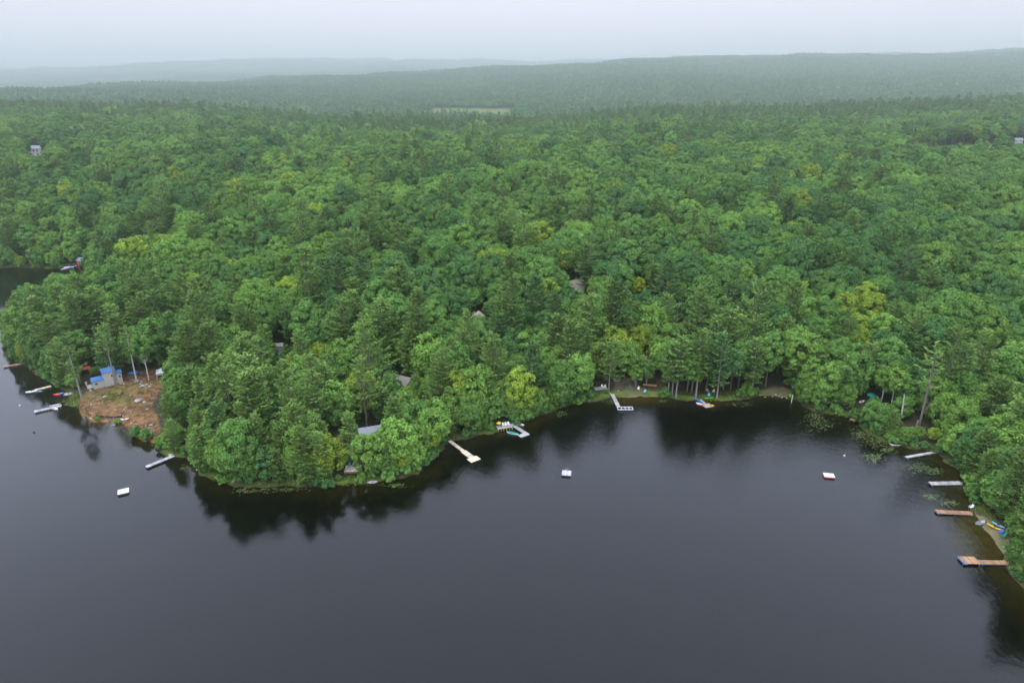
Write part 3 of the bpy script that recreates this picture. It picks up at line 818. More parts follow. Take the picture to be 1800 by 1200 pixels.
# ------------------------------------------------------------------ buildings
def lakeside_house():
    f = on(161, 682, 2); g = Vector((f.x + 7.2, f.y + 5.2, 0)); a = math.atan2(g.y - f.y, g.x - f.x)
    c = f + Vector((math.cos(a), math.sin(a), 0)) * 2.2
    r = thing('lakeside_house', 'tan house in steps with bright blue metal roofs beside the bare brown lot', 'house', (c.x, c.y, f.z + .3), a)
    gable_block(r, 4.4, 4.4, 3.2, 1.05, M_TAN, M_BLUEROOF)
    gable_block(r, 4.6, 5.0, 5.3, 1.2, M_TAN, M_BLUEROOF, 4.4 + .14, 1.0)
    gable_block(r, 2.3, 3.4, 3.2, .8, M_TAN, M_BLUEROOF, 8.2, 1.4)
    for u in (-1.35, 0, 1.35): window_part(r, 'x-', u, 2.35, 1.1, 1.2, 4.4, 4.4, M_DARKWOOD)
    for u in (-1.35, 0, 1.35): window_part(r, 'x-', u, .9, 1.1, .9, 4.4, 4.4, M_DARKWOOD)
    window_part(r, 'y-', -.8, 1.9, 1.0, .9, 4.4, 4.4, M_WHITE)
    window_part(r, 'y-', 5.6, 4.4, .8, 1.0, 4.4, 5.0)
    window_part(r, 'y-', 8.5, 3.0, .8, 1.0, 4.4, 3.4)
    for y0 in (-2.215, 2.05): MB().box(-2.215, -2.203, y0, y0 + .165, -1.5, 3.0).build('corner_trim', M_WHITEBOARD, r)
    MB().tube([(5.4, .9, 6.4), (5.4, .9, 8.2)], [.14, .14], 8).build('chimney', M_METAL, r)
    planks(-4.4, -2.24, -2.2, 2.2, .55).build('deck', M_GREYWOOD, r)
    rl = MB()
    for y in np.linspace(-2.1, 2.1, 6): rl.box(-4.35, -4.28, y - .03, y + .03, -1.5, 1.5)
    rl.box(-4.37, -4.26, -2.2, 2.2, 1.502, 1.57); rl.box(-4.24, -2.3, -2.2, -2.14, 1.502, 1.57); rl.box(-3.3, -3.24, -2.2, -2.14, -1.5, 1.5)
    rl.build('railing', M_GREYWOOD, r)
    st = MB()
    for k in range(5): st.box(-4.0, -3.0, -2.5 - k * .28, -2.22 - k * .28, .3 - k * .2, .36 - k * .2)
    st.build('stairs', M_GREYWOOD, r)
    window(0, 470, 28, 540, 345); window(28, 474, 92, 500, 345)
    landmark(c, 'blue-roofed tan house')
    r.scale = (.78, .78, .78); window(258, 664, 277, 758, 262)
    CLEAR_SPOTS.append((c.x, c.y, 5)); CLEAR_SPOTS.append((c.x + 4.5, c.y + 3.5, 6))
    window(150, 634, 218, 692, c.y + 4)
lakeside_house()

def cabin(px, py, rz, L, W, wall, rise, mw, mr, name, label, phrase, win=(), wins=(), clear=7.0, z0=1.0, chimney=False):
    p = on(px, py, 8)
    r = thing(name, label, 'house', (p.x, p.y, p.z + .2), rz)
    gable_block(r, L, W, wall, rise, mw, mr)
    for face, u, z, w, h in wins: window_part(r, face, u, z, w, h, L, W)
    if chimney: MB().box(L * .2 - .35, L * .2 + .35, .4, 1.1, wall + rise * .4, wall + rise + .9).build('chimney', M_STONE, r)
    if phrase: landmark(p, phrase)
    CLEAR_SPOTS.append((p.x, p.y, clear))
    for x0, y0, x1, y1 in win: window(x0, y0, x1, y1, p.y + 2)
    return p
cabin(659, 775, R(20), 8.5, 6.5, 3.0, 1.7, M_DARKSIDE, M_GREYROOF, 'point_cabin', 'low cabin with pale grey roof among the pines on the point', 'grey-roofed cabin on the point', [(652, 740, 668, 764)], [('y-', -2, 1.6, 1.2, 1.1), ('y-', 1.6, 1.6, 1.2, 1.1)])
cabin(702, 688, R(-28), 10, 8, 3.4, 2.4, M_WHITEBOARD, M_BROWNROOF, 'shingled_house', 'house with broad weathered brown roof and white gable behind the point', 'brown-roofed house behind the point',
      [(702, 654, 718, 669)], [('x+', 0, 2.4, 1.4, 1.2), ('y-', -2.4, 1.8, 1.2, 1.2), ('y-', 2.4, 1.8, 1.2, 1.2)], 8)
cabin(491, 617, R(6), 3.2, 3.0, 2.4, .6, M_GREYSIDE, M_GREYSIDE, 'garden_shed', 'small grey board shed above a heap of pale stones', 'small grey shed', [(486, 602, 499, 624)], [], 4)
pw = cabin(1003, 520, R(35), 12, 9, 3.6, 3.0, M_DARKSIDE, M_BROWNROOF, 'lodge', 'brown-roofed lodge almost hidden among tall trees left of the yellow tree', 'half-hidden brown lodge', [(992, 491, 1010, 503)], [('y-', -2, 1.8, 1.2, 1.2), ('y-', 2, 1.8, 1.2, 1.2)], 8)
cabin(1125, 648, R(-4), 9, 6, 3.2, 1.8, M_DARKSIDE, M_DARKSIDE, 'log_cabin', 'dark log cabin with lit-grey windows in the shade behind the picnic table', 'dark log cabin', [(1121, 624, 1131, 632)],
      [('y-', -2.6, 1.8, 1.5, 1.3), ('y-', 0, 1.8, 1.5, 1.3), ('y-', 2.6, 1.8, 1.5, 1.3)], 6)
cabin(66, 274, R(4), 9.5, 7, 5.4, 1.9, M_WHITE, M_GREYROOF, 'white_house', 'two-storey white house with grey roof high on the wooded hill', 'white house on the hill', [(50, 252, 82, 272)],
      [('y-', -2.6, 3.9, 1.1, 1.4), ('y-', 0, 3.9, 1.1, 1.4), ('y-', 2.6, 3.9, 1.1, 1.4), ('y-', -2.6, 1.4, 1.1, 1.4), ('y-', 2.6, 1.4, 1.1, 1.4)], 9)
cabin(1788, 252, R(-10), 6, 5, 2.6, 1.5, M_GREYSIDE, M_GREYROOF, 'roadside_house', 'small grey house under trees at the end of the far green field', 'small grey house by the field', [(1785, 245, 1790, 247)], [('y-', -1.6, 1.5, 1, 1.0), ('y-', 1.6, 1.5, 1, 1.0)], 4)
def red_shed():
    p = on(146, 465, 1); r = thing('boathouse', 'small red boathouse with pale trim on the far cove', 'boathouse', (p.x, p.y, p.z + .3), R(-18))
    gable_block(r, 4.4, 3.8, 2.5, 1.3, M_REDSIDE, M_GREYROOF, over=.25)
    window_part(r, 'y-', 0, 1.5, 1.3, .9, 4.4, 3.8); window_part(r, 'x-', 0, 1.5, 1.0, .9, 4.4, 3.8)
    t = MB()
    for s in (-1, 1): t.prism([(-2.24, 0, 3.72), (-2.24, s * 1.95, 2.42), (-2.24, s * 1.95, 2.24), (-2.24, 0, 3.54)], (.035, 0, 0))
    t.build('trim', M_WHITE, r)
    planks(-6.2, -2.25, -2, 2, .1).build('deck', M_REDSIDE, r)
    landmark(p, 'red boathouse'); CLEAR_SPOTS.append((p.x, p.y, 6)); window(132, 448, 160, 482, p.y + 2); window(104, 462, 134, 480, p.y)
red_shed()
def tan_pavilion():
    p = on(842, 573, 8); r = thing('pavilion', 'open pavilion with steep pyramid tan roof in a dark gap of the trees', 'pavilion', (p.x, p.y, p.z), R(40))
    s, e, h = 3.4, 2.9, 6.6
    m = MB(); c = [(-s, -s, e), (s, -s, e), (s, s, e), (-s, s, e)]
    for k in range(4): m.poly([c[k], c[(k + 1) % 4], (0, 0, h)])
    m.poly(c[::-1]); m.build('roof', mat('tan_shingles', (.42, .35, .27), .9, .12, 3), r)
    for x in (-1, 1):
        for y in (-1, 1): MB().box(x * 2.8 - .1, x * 2.8 + .1, y * 2.8 - .1, y * 2.8 + .1, -1, e - .01).build('post', M_DARKWOOD, r)
    landmark(p, 'tan pyramid roof'); CLEAR_SPOTS.append((p.x, p.y, 6)); window(829, 542, 856, 557, p.y); window(828, 505, 842, 550, p.y + 6)
tan_pavilion()
def white_tent():
    p = on(286, 662, 2); r = thing('canopy_tent', 'white peaked canopy tent at the upper edge of the bare lot', 'canopy tent', (p.x, p.y, p.z), R(25))
    s = 1.7
    for x in (-1, 1):
        for y in (-1, 1): MB().tube([(x * s, y * s, -.3), (x * s, y * s, 2.2)], [.05, .05], 6).build('leg', M_WHITE, r)
    m = MB(); c = [(-s - .1, -s - .1, 2.2), (s + .1, -s - .1, 2.2), (s + .1, s + .1, 2.2), (-s - .1, s + .1, 2.2)]
    for k in range(4):
        a, b = c[k], c[(k + 1) % 4]; m.poly([a, b, (0, 0, 3.3)]); m.poly([a, (a[0], a[1], 1.9), (b[0], b[1], 1.9), b])
    m.build('canopy', M_WHITE, r); MB().box(-s, s, s + .02, s + .05, 0, 2.19).build('side_sheet', M_WHITE, r)
    landmark(p, 'white canopy tent'); CLEAR_SPOTS.append((p.x, p.y, 5)); window(272, 640, 298, 668, p.y + 1)
white_tent()
p = on(236, 656, 3); m_ = MB()
n_ = 9
for i in range(n_):
    for j in range(n_):
        u, v = i / (n_ - 1) - .5, j / (n_ - 1) - .5; m_.v.append((u * 3.6, v * 2.6, .55 * math.exp(-6 * (u * u + v * v)) + .12 * math.sin(7 * u + 3 * v) + .25))
for i in range(n_ - 1):
    for j in range(n_ - 1): q = i * n_ + j; m_.f.append((q, q + n_, q + n_ + 1, q + 1))
o = m_.build('tarp', M_BLUE); o.location = (p.x, p.y, p.z); tag(o, 'crumpled blue tarp spread over a heap behind the blue-roofed house', 'tarp')

# power pole
p = on(1189, 574, 8); r = thing('utility_pole', 'grey wooden utility pole with crossarm standing in a forest gap', 'utility pole', p)
MB().tube([(0, 0, -1), (0, 0, 10.5)], [.17, .12], 8).build('pole', M_GREYBARK, r)
MB().box(-1.1, 1.1, -.06, .06, 9.6, 9.74).build('crossarm', M_GREYWOOD, r)
MB().tube([(.32, 0, 8.2), (.32, 0, 9.1)], [.2, .2], 8).build('transformer', M_METAL, r)
for x in (-.9, 0.45, .9): MB().tube([(x, 0, 9.742), (x, 0, 9.95)], [.05, .04], 6).build('insulator', M_WHITE, r)
landmark(p, 'utility pole'); CLEAR_SPOTS.append((p.x, p.y, 4)); window(1183, 538, 1195, 568, p.y)

# ------------------------------------------------------------------ docks, rafts
dock('reddish brown plank dock by a pale boulder at the western shore', (53, 636), (5, 644), 1.3, M_BROWNWOOD, M_GREYWOOD, phrase='reddish dock on the western shore')
dock('short sand-coloured dock beside a white and blue boat', (90, 678), (61, 685), 1.3, M_TANWOOD, M_GREYWOOD, phrase='short sand-coloured dock')
dock('stubby grey dock with a bright inflatable moored at its end', (131, 690), (112, 693), 2.0, M_GREYWOOD, M_DARKWOOD, phrase='stubby grey dock')
dock('long pale grey dock in front of the bare lot with a boat alongside', (108, 712), (60, 723), 1.35, M_WHITEBOARD, M_GREYWOOD, phrase='long pale dock by the bare lot')
dock('straight pale grey dock alone left of the wooded point', (306, 800), (257, 820), 1.35, M_WHITEBOARD, M_DARKWOOD, phrase='lone grey dock left of the point')
dock('bent tan dock ending in a square platform off the point', (814, 792), (829, 803), 1.7, M_TANWOOD, M_DARKWOOD, end=(2.4, -1.7, 1.5), phrase='tan dock with square platform')
dock('narrow tan gangway leading from the bank down to the tan dock', (790, 774), (813.5, 791.5), 1.1, M_TANWOOD, M_DARKWOOD, name='gangway', cat='gangway', z=.62)
dock('grey L-shaped dock between the white boat and the green covered boat', (898, 744), (922, 760), 1.3, M_GREYWOOD, M_DARKWOOD, end=(1.9, -2.6, .7), phrase='grey L-shaped dock')
dock('old tall jetty of dark brown boards standing alone by the lily pads', (1508, 734), (1497, 738.5), 1.5, M_BROWNWOOD, M_DARKWOOD, z=1.1, name='jetty', cat='jetty', phrase='small dark jetty')
dock('slim white dock half hidden by overhanging branches', (1654, 792), (1592, 803), .9, M_WHITEBOARD, M_GREYWOOD, phrase='slim white dock')
dock('weathered grey dock with thin poles under the overhanging maples', (1690, 848), (1634, 849), 1.5, M_GREYWOOD, M_GREYWOOD, tall=.8, phrase='weathered grey dock')
dock('long straight reddish brown dock at the head of the sandy beach', (1709, 901), (1645, 898), 1.35, M_BROWNWOOD, M_WHITEBOARD, tall=.9, phrase='long reddish dock')
dock('orange stained dock with blue bumpers and a square end', (1771, 988), (1721, 987), 1.35, M_ORANGEWOOD, M_METAL, tall=.9, end=(3.6, -1.8, .7), edge=M_BLUE, phrase='orange dock with blue bumpers')
dock('sunken grey raft of boards lying among the lily pads', (1564, 780), (1582, 779.5), 1.9, M_GREYWOOD, M_GREYWOOD, z=.14, posts=False, name='platform', cat='platform')
def grid_dock():
    A, B = water_pt(1076, 692, .5), water_pt(1087, 714, .5); dv = B - A; L = dv.length
    r = thing('dock', 'brown dock ending in a white frame with four open squares', 'dock', (A.x, A.y, 0), math.atan2(dv.y, dv.x))
    planks(0, L, -.65, .65, .5).build('deck', M_GREYWOOD, r)
    MB().box(.05, L - .05, -.62, -.5, .2, .437).box(.05, L - .05, .5, .62, .2, .437).build('frame', M_DARKWOOD, r)
    a = -math.atan2(dv.y, dv.x); g = MB(); W_, D_ = 5.0, 2.0
    def loc(x, y): u = rot2((x, y), a); return (L + .2 + u[0], u[1])
    def bar(x0, y0, x1, y1):
        pts = [loc(x0, y0), loc(x1, y0), loc(x1, y1), loc(x0, y1)]; g.prism([(q[0], q[1], .30) for q in pts], (0, 0, .2))
    bar(-.5, -D_, W_ - .5, -D_ + .16); bar(-.5, -.16, W_ - .5, 0)
    for k in range(5): x = -.5 + k * (W_ - .16) / 4; bar(x, -D_ + .163, x + .16, -.163)
    g.build('float_frame', M_WHITE, r)
    for s in (-.7, .7):
        for x in (.6, L - .5): MB().tube([(x, s, -1.2), (x, s, .7)], [.05, .05], 6).build('post', M_DARKWOOD, r)
    landmark(A * .5 + B * .5, 'dock with the white grid frame')
grid_dock()
dock('short cluttered grey dock with kayaks lying on and against it', (1229, 702), (1240, 710), 1.3, M_GREYWOOD, M_DARKWOOD, end=(2.3, -1.4, 1.6), phrase='cluttered kayak dock')
raft('white square swim raft floating left of the point', (217, 864), 2.6, 2.4, R(28), M_WHITE, M_DARKWOOD, False, 'white raft left of the point')
raft('grey-white swim raft with metal ladder in the middle of the bay', (996, 832), 2.5, 2.5, R(-8), M_WHITEBOARD, M_DARKWOOD, True, 'raft in the middle of the bay')
raft('white swim raft with rusty red sides near the eastern shore', (1457, 836), 2.7, 2.0, R(-10), M_WHITE, M_RED, False, 'red-sided raft')
def seat_deck():
    p = water_pt(887, 750, .7); r = thing('sitting_deck', 'grey sitting deck with a rail at the head of the L-shaped dock', 'deck', (p.x, p.y, 0), R(17))
    planks(-2.4, 2.2, -1.0, 1.4, .75).build('deck', M_GREYWOOD, r)
    m = MB()
    for x in np.linspace(-2.3, 2.1, 6): m.box(x - .05, x + .05, -1.08, -1.004, -.6, 1.25)
    for z in (.95, 1.252): m.box(-2.4, 2.2, -1.15, -1.083, z, z + .09)
    m.build('railing', M_TANWOOD, r)
    for x in (-2.1, 1.9):
        for y in (-.8, 1.2): MB().box(x - .08, x + .08, y - .08, y + .08, -1.0, .687).build('post', M_DARKWOOD, r)
    for k in range(3):
        u = rot2((-.3 + k * .85, .35), R(17)); chair(('first', 'second', 'third')[k] + ' white slatted chair from the yellow umbrella on the sitting deck', (p.x + u[0], p.y + u[1], .755), R(-70), M_WHITE, 'white chairs on the sitting deck')
    u = rot2((-1.7, .4), R(17)); umbrella('small yellow parasol standing on the railed sitting deck', (p.x + u[0], p.y + u[1], .755), M_YELLOW, .75, 1.9)
    landmark(p, 'railed sitting deck')
seat_deck()
def point_deck():
    p = on(621, 830, .6); r = thing('sitting_deck', 'square tan deck in the trees at the tip of the point', 'deck', (p.x, p.y, p.z), R(3))
    planks(-2.1, 2.1, -1.6, 1.6, 1.3).build('deck', M_TANWOOD, r)
    MB().box(-2.1, 2.1, -1.62, -1.58, .7, 1.235).build('skirt', M_DARKWOOD, r)
    for x in (-1.9, 1.9):
        for y in (-1.4, 1.4): MB().box(x - .07, x + .07, y - .07, y + .07, -1.5, 1.235).build('post', M_DARKWOOD, r)
    for k in range(3): chair(('dark green chair nearest the cabin path on the point deck', 'dark green chair in the middle of the point deck', 'dark green chair beside the bright maple on the point deck')[k], (p.x - 1.1 + k * 1.1, p.y + .8, p.z + 1.305), R(-90), M_TEAL, 'green chairs on the point deck')
    t = thing('deck_table', 'low grey bench table near the front edge of the point deck', 'table', (p.x - .6, p.y - .5, p.z + 1.305))
    MB().box(-.9, .9, -.3, .3, .40, .45).build('top', M_GREYWOOD, t)
    for x in (-.8, .8): MB().box(x - .05, x + .05, -.25, .25, 0, .398).build('leg', M_GREYWOOD, t)
    landmark(p, 'tan deck at the tip of the point'); CLEAR_SPOTS.append((p.x, p.y, 4.2)); window(610, 815, 634, 829, p.y + 1)
point_deck()
def shore_platform():
    p = on(1056, 684, .6); r = thing('shore_platform', 'low grey board platform on the bank left of the picnic table', 'platform', (p.x, p.y, p.z), R(14))
    planks(-2.4, 2.2, -1.2, 1.2, .45).build('deck', M_GREYWOOD, r)
    MB().box(-2.4, 2.2, -1.22, -1.19, -.4, .385).build('skirt', M_DARKWOOD, r)
    for k in range(2): chair(('white plastic chair left on the low grey platform by the bank', 'white plastic chair nearer the slim trunk on the low grey platform')[k], (p.x + .5 + k * .9, p.y + .1, p.z + .455), R(-80 - 30 * k), M_WHITE, 'white chairs on the platform')
    g = thing('grill', 'black kettle grill behind the chairs on the low platform', 'grill', (p.x + .9, p.y + 1.0, p.z + .455))
    MB().tube([(0, 0, .55), (0, 0, .72), (0, 0, .95), (0, 0, 1.02)], [.12, .33, .30, .08], 10).build('bowl', M_BLACK, g)
    for k in range(3): MB().tube([(.28 * math.cos(k * 2.09), .28 * math.sin(k * 2.09), 0), (.12 * math.cos(k * 2.09), .12 * math.sin(k * 2.09), .62)], [.02, .02], 5).build('leg', M_METAL, g)
    landmark(p, 'low grey platform on the bank'); CLEAR_SPOTS.append((p.x, p.y, 4))
shore_platform()
p = on(1084, 670, 1); r = thing('picnic_table', 'grey picnic table under the trees behind the sandy landing', 'picnic table', p, R(-12))
planks(-1.1, 1.1, -.4, .4, .78, .05, .4).build('top', M_WHITEBOARD, r)
for s in (-1, 1):
    MB().box(-1.1, 1.1, s * .75 - .14, s * .75 + .14, .42, .47).build('bench', M_WHITEBOARD, r)
    lg = MB()
    for q in (-1, 1): lg.prism([(s * .8 - .04, q * .75, 0), (s * .8 - .04, q * .65, 0), (s * .8 - .04, q * .2, .725), (s * .8 - .04, q * .3, .725)], (.08, 0, 0))
    lg.box(s * .8 - .03, s * .8 + .03, -.85, .85, .36, .415); lg.build('leg', M_GREYWOOD, r)
landmark(p, 'picnic table'); CLEAR_SPOTS.append((p.x, p.y, 3))
p = on(1142, 681, 1); r = thing('long_bench', 'long dark plank bench along the edge of the woods', 'bench', p, R(-10))
planks(-2.3, 2.3, -.25, .25, .5, .06, 1.5).build('seat', M_DARKWOOD, r)
MB().box(-2.3, 2.3, .27, .33, .6, .82).box(-2.3, 2.3, .27, .33, .9, 1.12).build('backrest', M_BROWNWOOD, r)
for x in (-2, 0, 2): MB().box(x - .06, x + .06, -.22, .262, -.2, .437).build('leg', M_DARKWOOD, r)
landmark(p, 'long dark bench'); CLEAR_SPOTS.append((p.x, p.y, 3.5))
for lab, px, py, m_, a in (('dark green lawn chair on the sandy landing', 1105, 683, M_TEAL, 200), ('white and teal lawn chair right of the sandy landing', 1122, 685, M_WHITE, 250), ('pale blue lawn chair by the water below the long bench', 1133, 690, M_SKYBLUE, 230),
                           ('beige lawn chair above the cluttered kayak dock', 1254, 690, M_TANWOOD, 240), ('grey lawn chair in the shade above the cluttered kayak dock', 1244, 689, M_GREYWOOD, 280), ('blue lawn chair at the head of the cluttered kayak dock', 1246, 697, M_SKYBLUE, 260),
                           ('white lawn chair under branches at the head of the sandy beach', 1706, 893, M_WHITE, 190), ('teal lawn chair at the lower end of the sandy beach', 1763, 944, M_TEAL, 200), ('dark blue lawn chair behind the teal one on the sandy beach', 1758, 937, M_BLUE, 200)):
    p = on(px, py, .6); chair(lab, p, R(a), m_)

# ------------------------------------------------------------------ boats
def wp(px, py, z=0): p = water_pt(px, py, z); return (p.x, p.y, z)
boat('rowboat', 'white open boat moored right of the L-shaped dock', 'boat', wp(914, 748, -.05), R(-12), 2.6, 1.3, .45, M_WHITE)
def cover(r): hull_mesh(3.7, 1.36, .1, False).build('cover', M_TEAL, r, True).location = (0, 0, .42)
boat('covered_boat', 'white boat under a dark green cover beside the L-shaped dock', 'boat', wp(901, 763, -.05), R(-24), 3.8, 1.4, .5, M_WHITE, True, 2, cover)
boat('motorboat', 'small white boat with blue deck off the short sand-coloured dock', 'boat', wp(56, 690, -.05), R(22), 3.4, 1.4, .5, M_WHITE, False)
boat('paddleboard', 'sky blue paddleboard floating beside the white and blue boat', 'paddleboard', wp(68, 688, -.03), R(0), 2.6, .8, .10, M_SKYBLUE, False)
boat('inflatable', 'red inflatable with blue end beside the stubby grey dock', 'inflatable', wp(101, 694.5, -.03), R(4), 2.6, 1.1, .4, M_RED, True, 1)
boat('inflatable', 'blue inflatable moored between the red one and the stubby dock', 'inflatable', wp(108.5, 692.5, -.03), R(10), 1.6, 1.0, .4, M_BLUE, True, 1)
boat('rowboat', 'white skiff tied under the long pale dock by the bare lot', 'boat', wp(97, 720, -.05), R(-20), 2.7, 1.2, .45, M_WHITE)
boat('canoe', 'light grey canoe lying on the long pale dock by the bare lot', 'canoe', wp(97, 713, .5), R(32), 3.2, .8, .32, M_WHITEBOARD)
boat('rowboat', 'pale rowboat moored at the dock of the red boathouse', 'boat', wp(121, 471, -.03), R(12), 5.2, 1.6, .5, M_WHITE)
boat('kayak', 'blue kayak lying beside the dock of the red boathouse', 'kayak', wp(126, 468.5, .5), R(12), 3.4, .9, .3, M_BLUE, False)
dock('small white dock in front of the red boathouse', (134, 466.5), (107, 473.5), 1.3, M_WHITEBOARD, M_GREYWOOD, phrase='white dock on the far cove')
boat('rowboat', 'grey aluminium rowboat pulled up on the sandy beach', 'boat', on(1722, 921, .3), R(24), 3.4, 1.35, .5, M_METAL)
def nose(r): hull_mesh(1.3, .62, .3, False).build('bow_panel', M_RED, r, True).location = (-.98, 0, .015)
boat('kayak', 'yellow kayak with red bow on the sandy beach', 'kayak', on(1748, 928, .5), R(125), 3.3, .75, .3, M_YELLOW, False, 0, nose)
boat('kayak', 'blue kayak lying behind the yellow one on the sandy beach', 'kayak', on(1754, 924, .5), R(122), 2.8, .75, .3, M_SKYBLUE, False)
boat('kayak', 'blue kayak leaning on the shore end of the cluttered dock', 'kayak', wp(1228, 705, .5), R(-62), 4.0, .75, .3, M_BLUE, False)
boat('kayak', 'lime green kayak on the grass beside the cluttered dock', 'kayak', on(1246, 700.5, .3), R(8), 3.0, .7, .3, M_GREEN, False)
boat('kayak', 'yellow kayak at the far corner of the cluttered dock', 'kayak', wp(1249, 712.5, .5), R(-40), 2.4, .7, .3, M_YELLOW, False)
boat('kayak', 'short red kayak along the cluttered dock platform', 'kayak', wp(1235, 714, .1), R(-40), 2.2, .7, .3, M_RED, False)
boat('rowboat', 'white dinghy nosed in below the blue kayak', 'boat', wp(1231, 712, -.05), R(-45), 3.2, 1.2, .4, M_WHITE)
boat('rowboat', 'grey skiff drawn up under branches at the tip of the point', 'boat', wp(655, 849, -.03), R(8), 2.6, 1.1, .4, M_GREYWOOD)
boat('kayak', 'yellow kayak stored under trees above the lone grey dock', 'kayak', on(334, 768, 1.5), R(25), 3.2, .8, .35, M_YELLOW, False)
window(326, 752, 341, 772, 400)
boat('canoe', 'upturned white canoe below the silt fence of the bare lot', 'canoe', on(219, 738, .6), R(15), 2.6, .8, .3, M_WHITE, False)

umbrella('bright red patio umbrella near the lake left of the blue-roofed house', on(129, 683, .8), M_CANVAS, 1.05, 2.2)
p = on(129, 683, .8); landmark(p, 'red patio umbrella'); window(122, 668, 137, 682, p.y)
p = on(152, 657, 2); r = thing('canopy_tent', 'faded red canopy half hidden behind the blue-roofed house', 'canopy tent', p, R(30))
m_ = MB(); c = [(-1.8, -1.5, 2.2), (1.8, -1.5, 2.2), (1.8, 1.5, 2.2), (-1.8, 1.5, 2.2)]
m_.poly([c[0], c[1], (1.4, 0, 2.9), (-1.4, 0, 2.9)]); m_.poly([c[2], c[3], (-1.4, 0, 2.9), (1.4, 0, 2.9)]); m_.poly([c[1], c[2], (1.4, 0, 2.9)]); m_.poly([c[3], c[0], (-1.4, 0, 2.9)])
m_.build('canopy', M_CANVAS, r)
for x in (-1.7, 1.7):
    for y in (-1.4, 1.4): MB().tube([(x, y, -.3), (x, y, 2.2)], [.04, .04], 6).build('leg', M_METAL, r)
CLEAR_SPOTS.append((p.x, p.y, 3.5)); window(142, 646, 160, 658, p.y)
umbrella('teal beach umbrella glimpsed between birches on the eastern shore', on(1531, 704, 1), M_TEALCANVAS, 1.7, 2.6)
p = on(1531, 704, 1); landmark(p, 'teal umbrella'); window(1520, 680, 1542, 692, p.y); CLEAR_SPOTS.append((p.x, p.y, 3))
boat('rowboat', 'pale upturned skiff under bushes by the teal umbrella', 'boat', on(1514, 708, .8), R(35), 3.0, 1.2, .5, M_WHITEBOARD, False)
window(1504, 696, 1524, 709, 400)
# car at the cabin on the point
p = on(600, 779, 1.5); r = thing('parked_car', 'dark red car parked among the trees beside the path on the point', 'car', (p.x, p.y, p.z), R(80))
MB().prism([(-2.1, -.85, .35), (2.1, -.85, .35), (2.15, -.85, .8), (1.2, -.85, .95), (-2.1, -.85, .98)], (0, 1.7, 0)).build('body', mat('dark_red_paint', (.26, .03, .02), .35, .05), r)
MB().prism([(-1.9, -.75, .982), (1.0, -.75, .97), (.45, -.75, 1.45), (-1.5, -.75, 1.47)], (0, 1.5, 0)).build('cabin', M_GLASS, r)
MB().box(-1.5, .45, -.72, .72, 1.472, 1.51).build('roof', mat('dark_red_paint', (.26, .03, .02), .35, .05), r)
for x in (-1.3, 1.3):
    for s in (-.88, .68): MB().tube([(x, s, .33), (x, s + .2, .33)], [.33, .33], 12).build('wheel', M_BLACK, r)
window(599, 768, 603, 776, p.y + 1); CLEAR_SPOTS.append((p.x, p.y, 3.5))

# ------------------------------------------------------------------ bare lot: stones, fence, barrel
LOTC = at(212, 705, 1.5); landmark(LOTC, 'bare brown lot')
pts_ = [on(168, 731, .6), on(185, 734, .6), on(200, 735, .6), on(216, 733, .6)]
m_ = MB(); m2_ = MB()
for a, b in zip(pts_[:-1], pts_[1:]):
    n_ = Vector((-(b.y - a.y), b.x - a.x, 0)).normalized() * .03
    m_.prism([a - n_, b - n_, b - n_ + Vector((0, 0, .6)), a - n_ + Vector((0, 0, .6))], n_ * 2)
o = bpy.data.objects.new('silt_fence', m_.mesh('silt_fence', M_BLACK)); COL.objects.link(o); tag(o, 'black fabric silt fence along the lower edge of the bare lot', 'fence')
for a in pts_: MB().box(a.x - .04, a.x + .04, a.y - .10, a.y - .04, a.z - .3, a.z + .75).build('stake', M_GREYWOOD, o)
p = on(152, 676, 2); o = MB().tube([(0, 0, 0), (0, 0, .1), (0, 0, 1.0), (0, 0, 1.1)], [.34, .4, .4, .3], 14).build('barrel', M_GREYSIDE); o.location = p; tag(o, 'grey round barrel at the lake corner of the blue-roofed house', 'barrel')
p = on(1389, 697, .5); o = MB().tube([(0, 0, 0), (0, 0, .1), (0, 0, .8), (0, 0, .9)], [.28, .33, .33, .25], 14).build('barrel', M_GREEN); o.location = p; tag(o, 'lime green barrel on the stony landing', 'barrel')
p = wp(1391, 707); o = MB().box(-.14, .14, -.05, .05, -.8, 2.6).build('plank', M_WHITEBOARD); o.location = p; o.rotation_euler = (R(-12), R(7), 0); tag(o, 'pale plank stuck upright in the water by the stony landing', 'plank')
landmark(on(1375, 692, .5), 'stony landing'); landmark(on(1742, 934, .4), 'sandy beach with kayaks')
window(1712, 908, 1768, 966, 155)
rk = []
